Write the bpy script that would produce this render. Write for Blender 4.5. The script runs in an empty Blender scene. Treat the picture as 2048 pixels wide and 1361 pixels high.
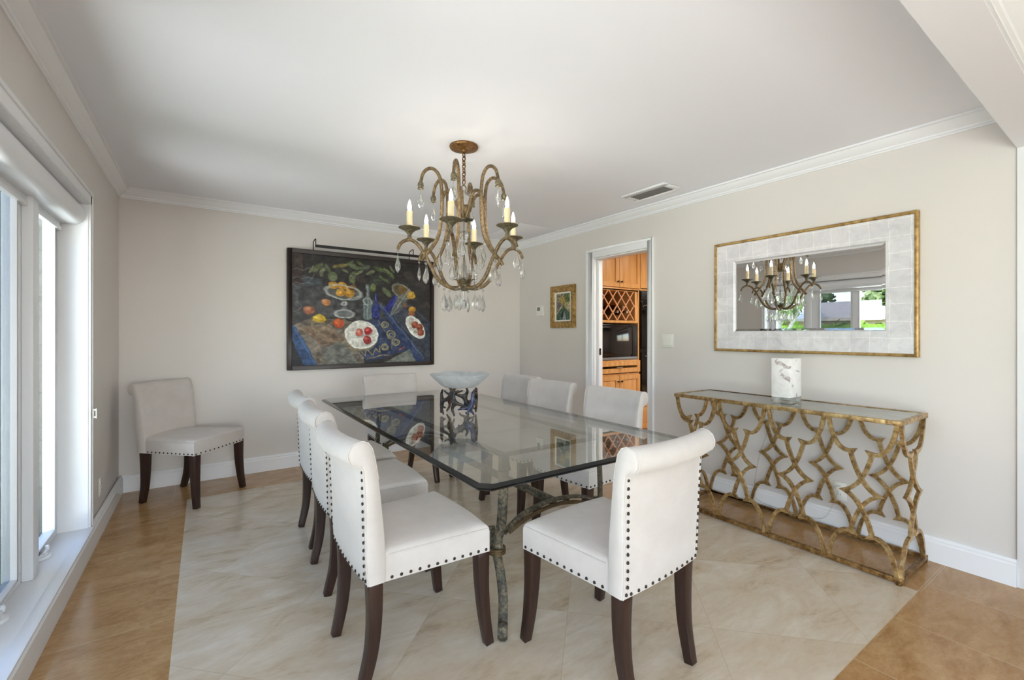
import bpy, bmesh, math, random
import numpy as np
from mathutils import Vector, Matrix
random.seed(7)
PI = math.pi
COL = bpy.context.scene.collection
SC = bpy.context.scene

# ------------------------------------------------------------------ camera, world, sun, big lights, exposure
cam_data = bpy.data.cameras.new('camera')
cam = bpy.data.objects.new('camera', cam_data); COL.objects.link(cam)
cam.location = (0.533, -4.733, 1.27)
cam.rotation_euler = (PI/2, 0, -0.60156)
cam_data.sensor_width = 36.0
cam_data.lens = 896.87/2048*36.0
cam_data.shift_y = -11.85/2048
cam_data.clip_start = 0.02
SC.camera = cam

SC.view_settings.view_transform = 'Standard'
SC.view_settings.look = 'None'
SC.view_settings.exposure = 1.30
SC.view_settings.gamma = 1.0
SC.view_settings.use_curve_mapping = False

world = bpy.data.worlds.new('sky'); SC.world = world
world.use_nodes = True
wn = world.node_tree
sky = wn.nodes.new('ShaderNodeTexSky'); sky.sky_type = 'NISHITA'
sky.sun_disc = False; sky.sun_elevation = math.radians(52); sky.sun_rotation = math.radians(80)
wn.links.new(sky.outputs[0], wn.nodes['Background'].inputs[0])
wn.nodes['Background'].inputs[1].default_value = .42

def light(name, kind, loc, rot, energy, color=(1,1,1), size=None, size_y=None, angle=None):
    d = bpy.data.lights.new(name, kind); d.energy = energy; d.color = color
    if kind == 'AREA':
        d.shape = 'RECTANGLE'; d.size = size; d.size_y = size_y
    if kind == 'POINT': d.shadow_soft_size = size
    if angle is not None: d.angle = angle
    o = bpy.data.objects.new(name, d); COL.objects.link(o)
    o.location = loc; o.rotation_euler = rot
    return o
# sun from beyond the house (+X side), lights the garden only
light('sun', 'SUN', (10, 0, 12), (0, math.radians(38), math.radians(20)), 1.5, (1, .96, .9), angle=.01)
# added frontal fill lamp far behind the camera, brightens the back wall; not the sun
light('distant_front_fill', 'AREA', (1.6, -24.0, 1.9), (PI/2, 0, 0), 240, (1, .985, .965), 5.0, 2.6)
light('living_room_side_fill', 'AREA', (-1.15, -6.9, .75), (math.radians(122), 0, -PI/2), 18, (.93, .965, 1), 3.2, 1.4)  # added side fill in the living room, stands in for an unseen window
# added upward lamp over the lawn, imitates ground bounce to brighten the ceiling
light('ground_bounce_fill', 'AREA', (-3.9, -5.6, -.12), (0, math.radians(180), 0), 900, (.965, .98, 1), 6.0, 7.4)
light('kitchen_fill', 'AREA', (5.2, -2.5, 2.4), (0, 0, 0), 21, (1, .95, .88), 1.4, 1.0)  # added to brighten the cabinets, no such fixture is seen

# ------------------------------------------------------------------ materials
def s2l(c):
    c = c/255.0
    return c/12.92 if c <= 0.04045 else ((c+0.055)/1.055)**2.4
def rgb(r, g, b): return (s2l(r), s2l(g), s2l(b), 1)

class NT:
    def __init__(s, name):
        s.m = bpy.data.materials.new(name); s.m.use_nodes = True
        s.t = s.m.node_tree; s.t.nodes.clear()
        s.out = s.n('ShaderNodeOutputMaterial')
    def n(s, typ, **kw):
        x = s.t.nodes.new(typ)
        for k, v in kw.items(): setattr(x, k, v)
        return x
    def l(s, a, b): s.t.links.new(a, b)
    def val(s, sock, v):
        if hasattr(v, 'is_output') or isinstance(v, bpy.types.NodeSocket): s.l(v, sock)
        else: sock.default_value = v
    def math(s, op, a, b=None, c=None):
        x = s.n('ShaderNodeMath', operation=op)
        s.val(x.inputs[0], a)
        if b is not None: s.val(x.inputs[1], b)
        if c is not None: s.val(x.inputs[2], c)
        return x.outputs[0]
    def mix(s, f, a, b, blend='MIX'):
        x = s.n('ShaderNodeMix', data_type='RGBA', blend_type=blend)
        s.val(x.inputs['Factor'], f); s.val(x.inputs[6], a); s.val(x.inputs[7], b)
        return x.outputs[2]
    def coord(s, scale=(1,1,1), rot=(0,0,0), loc=(0,0,0), kind='Object'):
        tc = s.n('ShaderNodeTexCoord'); mp = s.n('ShaderNodeMapping')
        mp.inputs['Scale'].default_value = scale; mp.inputs['Rotation'].default_value = rot; mp.inputs['Location'].default_value = loc
        s.l(tc.outputs[kind], mp.inputs[0]); return mp.outputs[0]
    def noise(s, vec, scale, detail=4, rough=.55, dist=0):
        x = s.n('ShaderNodeTexNoise'); s.l(vec, x.inputs['Vector'])
        x.inputs['Scale'].default_value = scale; x.inputs['Detail'].default_value = detail
        x.inputs['Roughness'].default_value = rough; x.inputs['Distortion'].default_value = dist
        return x.outputs['Fac']
    def ramp(s, fac, stops):
        x = s.n('ShaderNodeValToRGB'); s.l(fac, x.inputs[0])
        e = x.color_ramp.elements
        while len(e) < len(stops): e.new(.5)
        for i, (p, c) in enumerate(stops): e[i].position = p; e[i].color = c
        return x.outputs[0]
    def princ(s, base, rough=.5, metal=0, spec=.5, bump=None, bump_s=.2, bump_d=.002, **kw):
        p = s.n('ShaderNodeBsdfPrincipled')
        s.val(p.inputs['Base Color'], base); s.val(p.inputs['Roughness'], rough); s.val(p.inputs['Metallic'], metal)
        p.inputs['Specular IOR Level'].default_value = spec
        for k, v in kw.items(): s.val(p.inputs[k.replace('_', ' ')], v)
        if bump is not None:
            b = s.n('ShaderNodeBump'); b.inputs['Strength'].default_value = bump_s; b.inputs['Distance'].default_value = bump_d
            s.l(bump, b.inputs['Height']); s.l(b.outputs[0], p.inputs['Normal'])
        s.l(p.outputs[0], s.out.inputs[0]); return p

def plain(name, col, rough=.5, metal=0, spec=.5, var=.04, scale=6, **kw):
    t = NT(name); v = t.coord()
    n = t.noise(v, scale)
    c2 = tuple(min(1, c*(1+var)) for c in col[:3])+(1,); c1 = tuple(c*(1-var) for c in col[:3])+(1,)
    t.princ(t.ramp(n, [(.3, c1), (.7, c2)]), rough, metal, spec, **kw); return t.m

M = {}
M['wall'] = plain('wall_paint', rgb(221, 215, 210), .42, spec=.35, var=.01, scale=3)
M['ceiling'] = plain('ceiling_paint', rgb(243, 243, 248), .8, spec=.2, var=.006, scale=2)
M['trim'] = plain('white_trim_paint', rgb(238, 238, 240), .35, spec=.4, var=.008)
M['vinyl'] = plain('white_vinyl', rgb(236, 237, 240), .35, spec=.4, var=.008)
M['plastic'] = plain('white_plastic', rgb(232, 230, 224), .35, var=.01)
M['dark_plastic'] = plain('grey_screen', rgb(120, 118, 116), .3)
M['black_metal'] = plain('black_metal', rgb(34, 31, 30), .45, .3)
M['black_gloss'] = plain('black_gloss', rgb(14, 13, 14), .08, 0, .6, var=.0)
M['dark_slot'] = plain('dark_slot', rgb(40, 36, 34), .8)
M['black_lacquer'] = plain('dark_frame_wood', rgb(40, 29, 26), .4, var=.2, scale=30)
M['nail'] = plain('bronze_nail', rgb(62, 52, 47), .28, .85, var=.1)
M['rope'] = plain('bronze_rope', rgb(110, 92, 66), .5, .6, var=.25, scale=60)
M['steel'] = plain('brushed_nickel', rgb(190, 186, 178), .3, 1)

def glass_thin(name, tint, refl=1.0, rough=0.0):
    t = NT(name)
    fr = t.n('ShaderNodeFresnel'); ge = t.n('ShaderNodeNewGeometry')
    t.l(t.math('SUBTRACT', 1.5, t.math('MULTIPLY', ge.outputs['Backfacing'], 1.5-1/1.5)), fr.inputs[0])   # same reflectance from either face
    tr = t.n('ShaderNodeBsdfTransparent'); tr.inputs[0].default_value = tint
    gl = t.n('ShaderNodeBsdfGlossy'); gl.inputs['Roughness'].default_value = rough
    f = t.math('MULTIPLY', fr.outputs[0], refl)
    mx = t.n('ShaderNodeMixShader'); t.l(f, mx.inputs[0]); t.l(tr.outputs[0], mx.inputs[1]); t.l(gl.outputs[0], mx.inputs[2])
    t.l(mx.outputs[0], t.out.inputs[0]); return t.m
M['pane'] = glass_thin('window_glass', (.93, .95, .95, 1), .3)
M['table_glass'] = glass_thin('table_glass', (.955, .975, .97, 1), 1.6)
def glass_edge():
    t = NT('polished_glass_edge')
    t.princ(rgb(6, 11, 13), .12, 0, .35); return t.m
M['glass_edge'] = glass_edge()
def crystal(name, col, rough=0):
    t = NT(name); g = t.n('ShaderNodeBsdfGlass'); g.inputs['Color'].default_value = col
    g.inputs['Roughness'].default_value = rough; g.inputs['IOR'].default_value = 1.5
    tr = t.n('ShaderNodeBsdfTransparent'); mx = t.n('ShaderNodeMixShader'); mx.inputs[0].default_value = .35
    t.l(g.outputs[0], mx.inputs[1]); t.l(tr.outputs[0], mx.inputs[2])
    t.l(mx.outputs[0], t.out.inputs[0]); return t.m
M['crystal'] = crystal('clear_crystal', (1, 1, 1, 1))
M['acrylic'] = crystal('clear_acrylic', (.97, .98, .97, 1))

def frosted():
    t = NT('frosted_glass'); v = t.coord(); n = t.noise(v, 22, 5, .6)
    c = t.ramp(n, [(.35, rgb(214, 219, 222)), (.7, rgb(240, 242, 243))])
    d = t.n('ShaderNodeBsdfTranslucent'); t.l(c, d.inputs[0])
    p = t.n('ShaderNodeBsdfPrincipled'); t.l(c, p.inputs['Base Color']); p.inputs['Roughness'].default_value = .35
    tr = t.n('ShaderNodeBsdfTransparent')
    m1 = t.n('ShaderNodeMixShader'); m1.inputs[0].default_value = .45; t.l(p.outputs[0], m1.inputs[1]); t.l(d.outputs[0], m1.inputs[2])
    m2 = t.n('ShaderNodeMixShader'); m2.inputs[0].default_value = .28; t.l(m1.outputs[0], m2.inputs[1]); t.l(tr.outputs[0], m2.inputs[2])
    t.l(m2.outputs[0], t.out.inputs[0]); return t.m
M['frosted'] = frosted()

def fabric():
    t = NT('linen_fabric'); v = t.coord()
    n = t.noise(v, 9, 5, .6); n2 = t.noise(t.coord((60, 60, 900)), 1, 2); n3 = t.noise(t.coord((700, 700, 70)), 1, 2)
    w = t.math('ADD', n2, n3)
    c = t.ramp(n, [(.3, rgb(203, 195, 189)), (.7, rgb(213, 206, 201))])
    c = t.mix(t.math('MULTIPLY', w, .14), c, rgb(176, 168, 162))
    t.princ(c, .95, 0, .15, bump=w, bump_s=.25, bump_d=.001, Sheen_Weight=.25)
    return t.m
M['fabric'] = fabric()
def espresso():
    t = NT('espresso_wood'); n = t.noise(t.coord((60, 60, 4)), 1, 4, .6)
    t.princ(t.ramp(n, [(.3, rgb(40, 25, 20)), (.75, rgb(62, 40, 32))]), .33, 0, .45); return t.m
M['espresso'] = espresso()
def maple():
    t = NT('honey_maple'); n = t.noise(t.coord((14, 14, 1.4)), 1.6, 5, .6, .6)
    t.princ(t.ramp(n, [(.3, rgb(196, 136, 72)), (.5, rgb(212, 154, 90)), (.75, rgb(222, 170, 108))]), .35, 0, .4); return t.m
M['maple'] = maple()
M['maple_light'] = plain('maple_lattice', rgb(214, 152, 110), .4, var=.08, scale=20)
def marble():
    t = NT('white_marble'); v = t.coord()
    n = t.noise(v, 9, 6, .6, 1.2); n2 = t.noise(v, 17, 4, .55, .6)
    c = t.ramp(n, [(.3, rgb(226, 222, 218)), (.6, rgb(240, 238, 236))])
    c = t.mix(t.ramp(n2, [(.58, (0,0,0,1)), (.66, (.8,.8,.8,1))]), c, rgb(150, 130, 124))
    t.princ(c, .22, 0, .5); return t.m
M['marble'] = marble()
def patina(name, dark, mid, hi, rough=.5, metal=.75, scale=45, bs=.6):
    t = NT(name); v = t.coord(); n = t.noise(v, scale, 6, .65); n2 = t.noise(v, scale*.25, 4)
    c = t.ramp(t.math('ADD', t.math('MULTIPLY', n, .7), t.math('MULTIPLY', n2, .3)), [(.36, dark), (.5, mid), (.66, hi)])
    t.princ(c, rough, metal, .5, bump=n, bump_s=bs, bump_d=.004); return t.m
M['iron'] = patina('verdigris_iron', rgb(44, 42, 37), rgb(82, 78, 66), rgb(134, 118, 92), .55, .35, 70)
M['bronze'] = patina('dark_bronze', rgb(36, 34, 36), rgb(74, 70, 68), rgb(112, 104, 96), .35, .7, 60)
M['bronze_blue'] = patina('blue_bronze', rgb(44, 48, 66), rgb(80, 86, 116), rgb(128, 134, 158), .3, .7, 60)
M['bronze_brown'] = patina('brown_bronze', rgb(58, 38, 34), rgb(96, 72, 62), rgb(130, 108, 94), .35, .7, 60)
M['gold'] = patina('antique_gold', rgb(122, 94, 58), rgb(178, 146, 98), rgb(214, 188, 140), .36, .72, 38, .25)
M['gold_dark'] = patina('worn_gold', rgb(86, 58, 30), rgb(140, 104, 60), rgb(186, 152, 98), .4, .7, 38, .3)
M['gilt'] = patina('gilt_frame', rgb(122, 92, 48), rgb(172, 138, 82), rgb(202, 170, 112), .4, .55, 30, .2)
M['chand'] = patina('chandelier_metal', rgb(78, 66, 48), rgb(122, 102, 74), rgb(164, 138, 98), .48, .5, 80, .5)
M['chand_cup'] = patina('chandelier_cup', rgb(74, 68, 54), rgb(112, 104, 82), rgb(150, 138, 108), .5, .45, 80, .5)
M['rust'] = patina('rusty_canopy', rgb(84, 54, 26), rgb(128, 90, 46), rgb(166, 126, 74), .45, .55, 60, .4)
M['candle'] = plain('ivory_candle', rgb(226, 208, 168), .5, var=.02, Emission_Color=(1, .8, .5, 1), Emission_Strength=.05)  # faint glow put into the candle sleeves, which are no lamps
def bulb():
    t = NT('flame_bulb'); e = t.n('ShaderNodeEmission'); e.inputs[0].default_value = (1, .92, .80, 1); e.inputs[1].default_value = 46
    t.l(e.outputs[0], t.out.inputs[0]); return t.m
M['bulb'] = bulb()
def mirror_mat(name, col, rough):
    t = NT(name); g = t.n('ShaderNodeBsdfGlossy'); g.inputs[0].default_value = col; g.inputs['Roughness'].default_value = rough
    t.l(g.outputs[0], t.out.inputs[0]); return t.m
M['mirror'] = mirror_mat('mirror_glass', (.9, .91, .91, 1), 0.0)
def antique_mirror():
    t = NT('antiqued_mirror'); v = t.coord(); n = t.noise(v, 14, 6, .65)
    c = t.ramp(n, [(.35, rgb(150, 150, 140)), (.65, rgb(186, 188, 180))])
    t.princ(c, t.ramp(n, [(.3, (.05,)*3+(1,)), (.7, (.14,)*3+(1,))]), .92, .5); return t.m
M['antique_mirror'] = antique_mirror()
def silver_leaf():
    t = NT('silver_leaf'); v = t.coord()
    br = t.n('ShaderNodeTexBrick'); br.offset = .0
    rot = t.coord(rot=(0, -PI/2, 0), kind='Object')
    sep = t.n('ShaderNodeSeparateXYZ'); tc = t.n('ShaderNodeTexCoord'); t.l(tc.outputs['Object'], sep.inputs[0])
    cmb = t.n('ShaderNodeCombineXYZ'); t.l(sep.outputs[0], cmb.inputs[0]); t.l(sep.outputs[2], cmb.inputs[1])
    wob = t.noise(v, 7, 3); 
    add = t.n('ShaderNodeVectorMath', operation='ADD'); t.l(cmb.outputs[0], add.inputs[0])
    w3 = t.n('ShaderNodeCombineXYZ'); t.l(t.math('MULTIPLY', wob, .03), w3.inputs[0]); t.l(t.math('MULTIPLY', wob, .02), w3.inputs[1]); t.l(w3.outputs[0], add.inputs[1])
    t.l(add.outputs[0], br.inputs['Vector'])
    br.inputs['Scale'].default_value = 1; br.inputs['Brick Width'].default_value = .1; br.inputs['Row Height'].default_value = .1
    br.inputs['Mortar Size'].default_value = .0026; br.inputs['Mortar Smooth'].default_value = .6
    br.inputs['Color1'].default_value = rgb(222, 219, 223); br.inputs['Color2'].default_value = rgb(234, 231, 234); br.inputs['Mortar'].default_value = rgb(246, 244, 244)
    n = t.noise(v, 11, 7, .72, .8)
    c = t.mix(t.ramp(n, [(.42, (0,)*3+(1,)), (.75, (.6,)*3+(1,))]), br.outputs['Color'], rgb(180, 177, 180))
    t.princ(c, .34, .15, .5, bump=n, bump_s=.15); return t.m
M['silver_leaf'] = silver_leaf()

def floor_mat():
    t = NT('travertine_floor')
    tc = t.n('ShaderNodeTexCoord'); sp = t.n('ShaderNodeSeparateXYZ'); t.l(tc.outputs['Object'], sp.inputs[0])
    x, y = sp.outputs[0], sp.outputs[1]
    def inside(a, lo, hi): return t.math('MULTIPLY', t.math('GREATER_THAN', a, lo), t.math('LESS_THAN', a, hi))
    ins = t.math('MULTIPLY', inside(x, .425, 3.437), inside(y, -4.042, -.49))
    d = t.math('SUBTRACT', x, y); s = t.math('ADD', x, y)
    P = .875
    def cell(a, off, per): return t.math('FLOOR', t.math('DIVIDE', t.math('SUBTRACT', a, off), per))
    def line(a, off, per, w):
        f = t.math('FRACT', t.math('DIVIDE', t.math('SUBTRACT', a, off), per))
        e = t.math('MINIMUM', f, t.math('SUBTRACT', 1, f))
        return t.math('LESS_THAN', e, w/per)
    jc = t.math('MAXIMUM', line(d, 2.465, P, .0022), line(s, -1.285, .865, .0022))
    # gold border: joints across the strip
    jb_y = t.math('MULTIPLY', line(y, -1.31, .457, .0022), t.math('MAXIMUM', t.math('LESS_THAN', x, .425), t.math('GREATER_THAN', x, 3.437)))
    jb_x = t.math('MULTIPLY', line(x, .337, .4585, .0022), t.math('MAXIMUM', t.math('LESS_THAN', y, -4.042), t.math('GREATER_THAN', y, -.49)))
    edge = t.math('LESS_THAN', t.math('ABSOLUTE', t.math('ADD', y, 4.042)), .0022)
    jb = t.math('MAXIMUM', t.math('MAXIMUM', jb_y, jb_x), edge)
    # per tile random
    wn_ = t.n('ShaderNodeTexWhiteNoise', noise_dimensions='2D'); cv = t.n('ShaderNodeCombineXYZ')
    t.l(cell(d, 2.465, P), cv.inputs[0]); t.l(cell(s, -1.285, .865), cv.inputs[1]); t.l(cv.outputs[0], wn_.inputs['Vector'])
    wb = t.n('ShaderNodeTexWhiteNoise', noise_dimensions='2D'); cb = t.n('ShaderNodeCombineXYZ')
    t.l(cell(x, .337, .4585), cb.inputs[0]); t.l(cell(y, -1.31, .457), cb.inputs[1]); t.l(cb.outputs[0], wb.inputs['Vector'])
    offs = t.n('ShaderNodeVectorMath', operation='MULTIPLY_ADD'); t.l(wn_.outputs['Color'], offs.inputs[0]); offs.inputs[1].default_value = (7, 7, 7); t.l(tc.outputs['Object'], offs.inputs[2])
    mp = t.n('ShaderNodeMapping'); t.l(offs.outputs[0], mp.inputs[0]); mp.inputs['Rotation'].default_value = (0, 0, .75); mp.inputs['Scale'].default_value = (1.2, 3.2, 1)
    n1 = t.noise(mp.outputs[0], 1.7, 9, .62, .9)
    n2 = t.noise(mp.outputs[0], 11, 6, .7, .4)
    nn = t.math('ADD', t.math('MULTIPLY', n1, .72), t.math('MULTIPLY', n2, .28))
    cream = t.ramp(nn, [(.34, rgb(176, 155, 128)), (.45, rgb(203, 186, 162)), (.56, rgb(213, 201, 182)), (.7, rgb(228, 220, 207))])
    cream = t.mix(t.math('MULTIPLY', wn_.outputs['Value'], .22), cream, rgb(196, 178, 152))
    offb = t.n('ShaderNodeVectorMath', operation='MULTIPLY_ADD'); t.l(wb.outputs['Color'], offb.inputs[0]); offb.inputs[1].default_value = (5, 5, 5); t.l(tc.outputs['Object'], offb.inputs[2])
    mb = t.n('ShaderNodeMapping'); t.l(offb.outputs[0], mb.inputs[0]); mb.inputs['Rotation'].default_value = (0, 0, -.35); mb.inputs['Scale'].default_value = (2.0, 4.4, 1)
    b1 = t.noise(mb.outputs[0], 2.0, 9, .66, .8); b2 = t.noise(mb.outputs[0], 14, 5, .7, .3)
    b3 = t.noise(tc.outputs['Object'], 60, 4, .7)
    bb = t.math('ADD', t.math('ADD', t.math('MULTIPLY', b1, .55), t.math('MULTIPLY', b2, .30)), t.math('MULTIPLY', b3, .15))
    gold = t.ramp(bb, [(.34, rgb(138, 100, 60)), (.45, rgb(166, 126, 82)), (.56, rgb(184, 147, 102)), (.7, rgb(202, 172, 130))])
    gold = t.mix(t.math('MULTIPLY', wb.outputs['Value'], .2), gold, rgb(186, 142, 90))
    c = t.mix(ins, gold, cream)
    cj = t.mix(t.math('MULTIPLY', t.math('MULTIPLY', jc, ins), .5), c, rgb(176, 156, 130))
    notin = t.math('SUBTRACT', 1, ins)
    cj = t.mix(t.math('MULTIPLY', t.math('MULTIPLY', jb, notin), .55), cj, rgb(206, 184, 152))
    rough = t.math('ADD', .10, t.math('MULTIPLY', nn, .16))
    t.princ(cj, rough, 0, .38); return t.m
M['floor'] = floor_mat()

def leafmat(name, a, b, scale=8):
    t = NT(name); n = t.noise(t.coord(), scale, 6, .7)
    t.princ(t.ramp(n, [(.35, a), (.65, b)]), .8, 0, .2); return t.m
M['grass'] = leafmat('lawn_grass', rgb(98, 130, 58), rgb(140, 168, 80), 3)
M['hedge'] = leafmat('hedge_leaves', rgb(86, 122, 40), rgb(150, 180, 78), 9)
M['tree'] = leafmat('tree_leaves', rgb(58, 88, 40), rgb(126, 152, 78), 6)
M['tree_pale'] = leafmat('olive_leaves', rgb(86, 110, 62), rgb(160, 172, 118), 6)
M['bark'] = leafmat('pale_bark', rgb(150, 142, 130), rgb(202, 196, 186), 12)
M['roof'] = leafmat('grey_roof_tiles', rgb(190, 174, 162), rgb(216, 202, 192), 4)
M['stucco'] = leafmat('pink_stucco', rgb(206, 180, 172), rgb(218, 194, 186), 5)
def coral_stone():
    t = NT('coral_stone'); v = t.coord(); n = t.noise(v, 16, 7, .75)
    br = t.n('ShaderNodeTexBrick'); sep = t.n('ShaderNodeSeparateXYZ'); t.l(v, sep.inputs[0])
    cmb = t.n('ShaderNodeCombineXYZ'); t.l(t.math('ADD', sep.outputs[0], sep.outputs[1]), cmb.inputs[0]); t.l(sep.outputs[2], cmb.inputs[1]); t.l(cmb.outputs[0], br.inputs['Vector'])
    br.inputs['Scale'].default_value = 1; br.inputs['Brick Width'].default_value = .5; br.inputs['Row Height'].default_value = .3; br.inputs['Mortar Size'].default_value = .004
    br.inputs['Color1'].default_value = rgb(106, 100, 88); br.inputs['Color2'].default_value = rgb(116, 110, 98); br.inputs['Mortar'].default_value = rgb(82, 76, 66)
    c = t.mix(t.ramp(n, [(.55, (0,)*3+(1,)), (.68, (.8,)*3+(1,))]), br.outputs['Color'], rgb(84, 74, 58))
    t.princ(c, .9, 0, .2, bump=n, bump_s=.5, bump_d=.02); return t.m
M['coral'] = coral_stone()
def screen_mat():
    t = NT('insect_screen_mesh'); d = t.n('ShaderNodeBsdfDiffuse'); d.inputs[0].default_value = rgb(92, 98, 108)
    tr = t.n('ShaderNodeBsdfTransparent'); mx = t.n('ShaderNodeMixShader'); mx.inputs[0].default_value = .5
    t.l(d.outputs[0], mx.inputs[1]); t.l(tr.outputs[0], mx.inputs[2]); t.l(mx.outputs[0], t.out.inputs[0]); return t.m
M['screen'] = screen_mat()
def attr_mat(name, rough):
    t = NT(name); a = t.n('ShaderNodeVertexColor'); a.layer_name = 'paint'
    n = t.noise(t.coord(), 120, 4, .6)
    t.princ(a.outputs[0], rough, 0, .35, bump=n, bump_s=.25, bump_d=.002); return t.m
M['oil_paint'] = attr_mat('oil_paint', .45)

# ------------------------------------------------------------------ mesh helpers
class MB:
    def __init__(s): s.v = []; s.f = []; s.mi = []; s.cur = 0
    def add(s, verts, faces, M4=None):
        b = len(s.v)
        for p in verts:
            p = Vector(p)
            s.v.append(M4 @ p if M4 is not None else p)
        for f in faces: s.f.append([i+b for i in f]); s.mi.append(s.cur)
        return s
    def box(s, x0, x1, y0, y1, z0, z1, M4=None):
        v = [(x0,y0,z0),(x1,y0,z0),(x1,y1,z0),(x0,y1,z0),(x0,y0,z1),(x1,y0,z1),(x1,y1,z1),(x0,y1,z1)]
        return s.add(v, [(3,2,1,0),(4,5,6,7),(0,1,5,4),(1,2,6,5),(2,3,7,6),(3,0,4,7)], M4)
    def lathe(s, prof, n=24, M4=None, cap=True):
        v = []; f = []
        for r, z in prof:
            for i in range(n): a = 2*PI*i/n; v.append((r*math.cos(a), r*math.sin(a), z))
        for k in range(len(prof)-1):
            for i in range(n):
                j = (i+1) % n; f.append((k*n+i, k*n+j, (k+1)*n+j, (k+1)*n+i))
        if cap:
            if prof[0][0] > 1e-6: f.append(tuple(range(n))[::-1])
            if prof[-1][0] > 1e-6: f.append(tuple((len(prof)-1)*n+i for i in range(n)))
        return s.add(v, f, M4)
    def tube(s, pts, rad, n=8, M4=None, cap=True, square=False, flat=None):
        pts = [Vector(p) for p in pts]; m = len(pts)
        rr = rad if callable(rad) else (lambda t: rad)
        v = []; f = []
        T = [(pts[min(i+1, m-1)]-pts[max(i-1, 0)]).normalized() for i in range(m)]
        N = T[0].orthogonal().normalized() if flat is None else None
        for i in range(m):
            if flat is not None: N = (Vector(flat) - T[i]*Vector(flat).dot(T[i])).normalized()
            else: N = (N - T[i]*N.dot(T[i])).normalized()
            B = T[i].cross(N); r = rr(i/(m-1))
            ra, rb = r if isinstance(r, tuple) else (r, r)
            for k in range(n):
                a = 2*PI*(k+.5)/n
                ca, sa = math.cos(a), math.sin(a)
                if square: ca, sa = (1 if ca > 0 else -1), (1 if sa > 0 else -1)
                v.append(pts[i]+N*ra*ca+B*rb*sa)
        for i in range(m-1):
            for k in range(n):
                j = (k+1) % n; f.append((i*n+k, i*n+j, (i+1)*n+j, (i+1)*n+k))
        if cap: f.append(tuple(range(n))[::-1]); f.append(tuple((m-1)*n+k for k in range(n)))
        return s.add(v, f, M4)
    def prism(s, poly, axis, a, b, M4=None):
        """extrude a 2D polygon along axis ('x','y','z') from a to b"""
        def P(p, t):
            if axis == 'x': return (t, p[0], p[1])
            if axis == 'y': return (p[0], t, p[1])
            return (p[0], p[1], t)
        n = len(poly); v = [P(p, a) for p in poly]+[P(p, b) for p in poly]
        f = [tuple(range(n))[::-1], tuple(range(n, 2*n))]+[(i, (i+1) % n, n+(i+1) % n, n+i) for i in range(n)]
        return s.add(v, f, M4)
    def sphere(s, c, r, n=16, m=10, sc=(1,1,1)):
        prof = [(max(1e-7, r*math.sin(PI*k/m)), -r*math.cos(PI*k/m)) for k in range(m+1)]
        return s.lathe(prof, n, Matrix.Translation(c) @ Matrix.Diagonal((sc[0], sc[1], sc[2], 1)), cap=False)
    def mesh(s, name, mats, angle=38, bevel=0):
        me = bpy.data.meshes.new(name)
        bm = bmesh.new(); vs = [bm.verts.new(p) for p in s.v]
        for f, mi in zip(s.f, s.mi):
            try: x = bm.faces.new([vs[i] for i in f]); x.material_index = mi
            except ValueError: pass
        bmesh.ops.remove_doubles(bm, verts=bm.verts, dist=1e-6)
        bmesh.ops.dissolve_degenerate(bm, edges=bm.edges, dist=1e-6)
        bmesh.ops.recalc_face_normals(bm, faces=bm.faces)
        if bevel:
            es = [e for e in bm.edges if len(e.link_faces) == 2 and e.calc_face_angle(0) > .6]
            bmesh.ops.bevel(bm, geom=es, offset=bevel, segments=2, profile=.5, affect='EDGES', clamp_overlap=True)
        bm.to_mesh(me); bm.free()
        for m in (mats if isinstance(mats, (list, tuple)) else [mats]): me.materials.append(m)
        me.polygons.foreach_set('use_smooth', [True]*len(me.polygons))
        me.set_sharp_from_angle(angle=math.radians(angle))
        return me
    def build(s, name, mats, parent=None, loc=None, rot=None, angle=38, bevel=0):
        o = bpy.data.objects.new(name, s.mesh(name, mats, angle, bevel)); COL.objects.link(o)
        if parent is not None: o.parent = parent
        if loc is not None: o.location = loc
        if rot is not None: o.rotation_euler = rot
        return o

def smooth(pts, n=6):
    """Catmull-Rom through points"""
    P = [Vector(p) for p in pts]; P = [2*P[0]-P[1]]+P+[2*P[-1]-P[-2]]; out = []
    for i in range(1, len(P)-2):
        for k in range(n):
            t = k/n; a, b, c, d = P[i-1], P[i], P[i+1], P[i+2]
            out.append(.5*((2*b)+(c-a)*t+(2*a-5*b+4*c-d)*t*t+(3*b-a-3*c+d)*t**3))
    out.append(P[-2]); return out

def thing(name, label, cat, loc=(0,0,0), rotz=0, group=None):
    o = bpy.data.objects.new(name, None); COL.objects.link(o); o.empty_display_size = .1
    o.location = loc; o.rotation_euler = (0, 0, rotz)
    o['label'] = label; o['category'] = cat
    if group: o['group'] = group
    return o
def tag(o, label, cat, group=None):
    o['label'] = label; o['category'] = cat
    if group: o['group'] = group
    return o
def structure(o): o['kind'] = 'structure'; return o
def part_copy(o, parent, M4=None):
    c = o.copy(); COL.objects.link(c); c.parent = parent
    return c
def copy_tree(root):
    r = root.copy(); COL.objects.link(r)
    for ch in root.children:
        c = ch.copy(); COL.objects.link(c); c.parent = r
        for g in ch.children:
            d = g.copy(); COL.objects.link(d); d.parent = c
    return r

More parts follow.
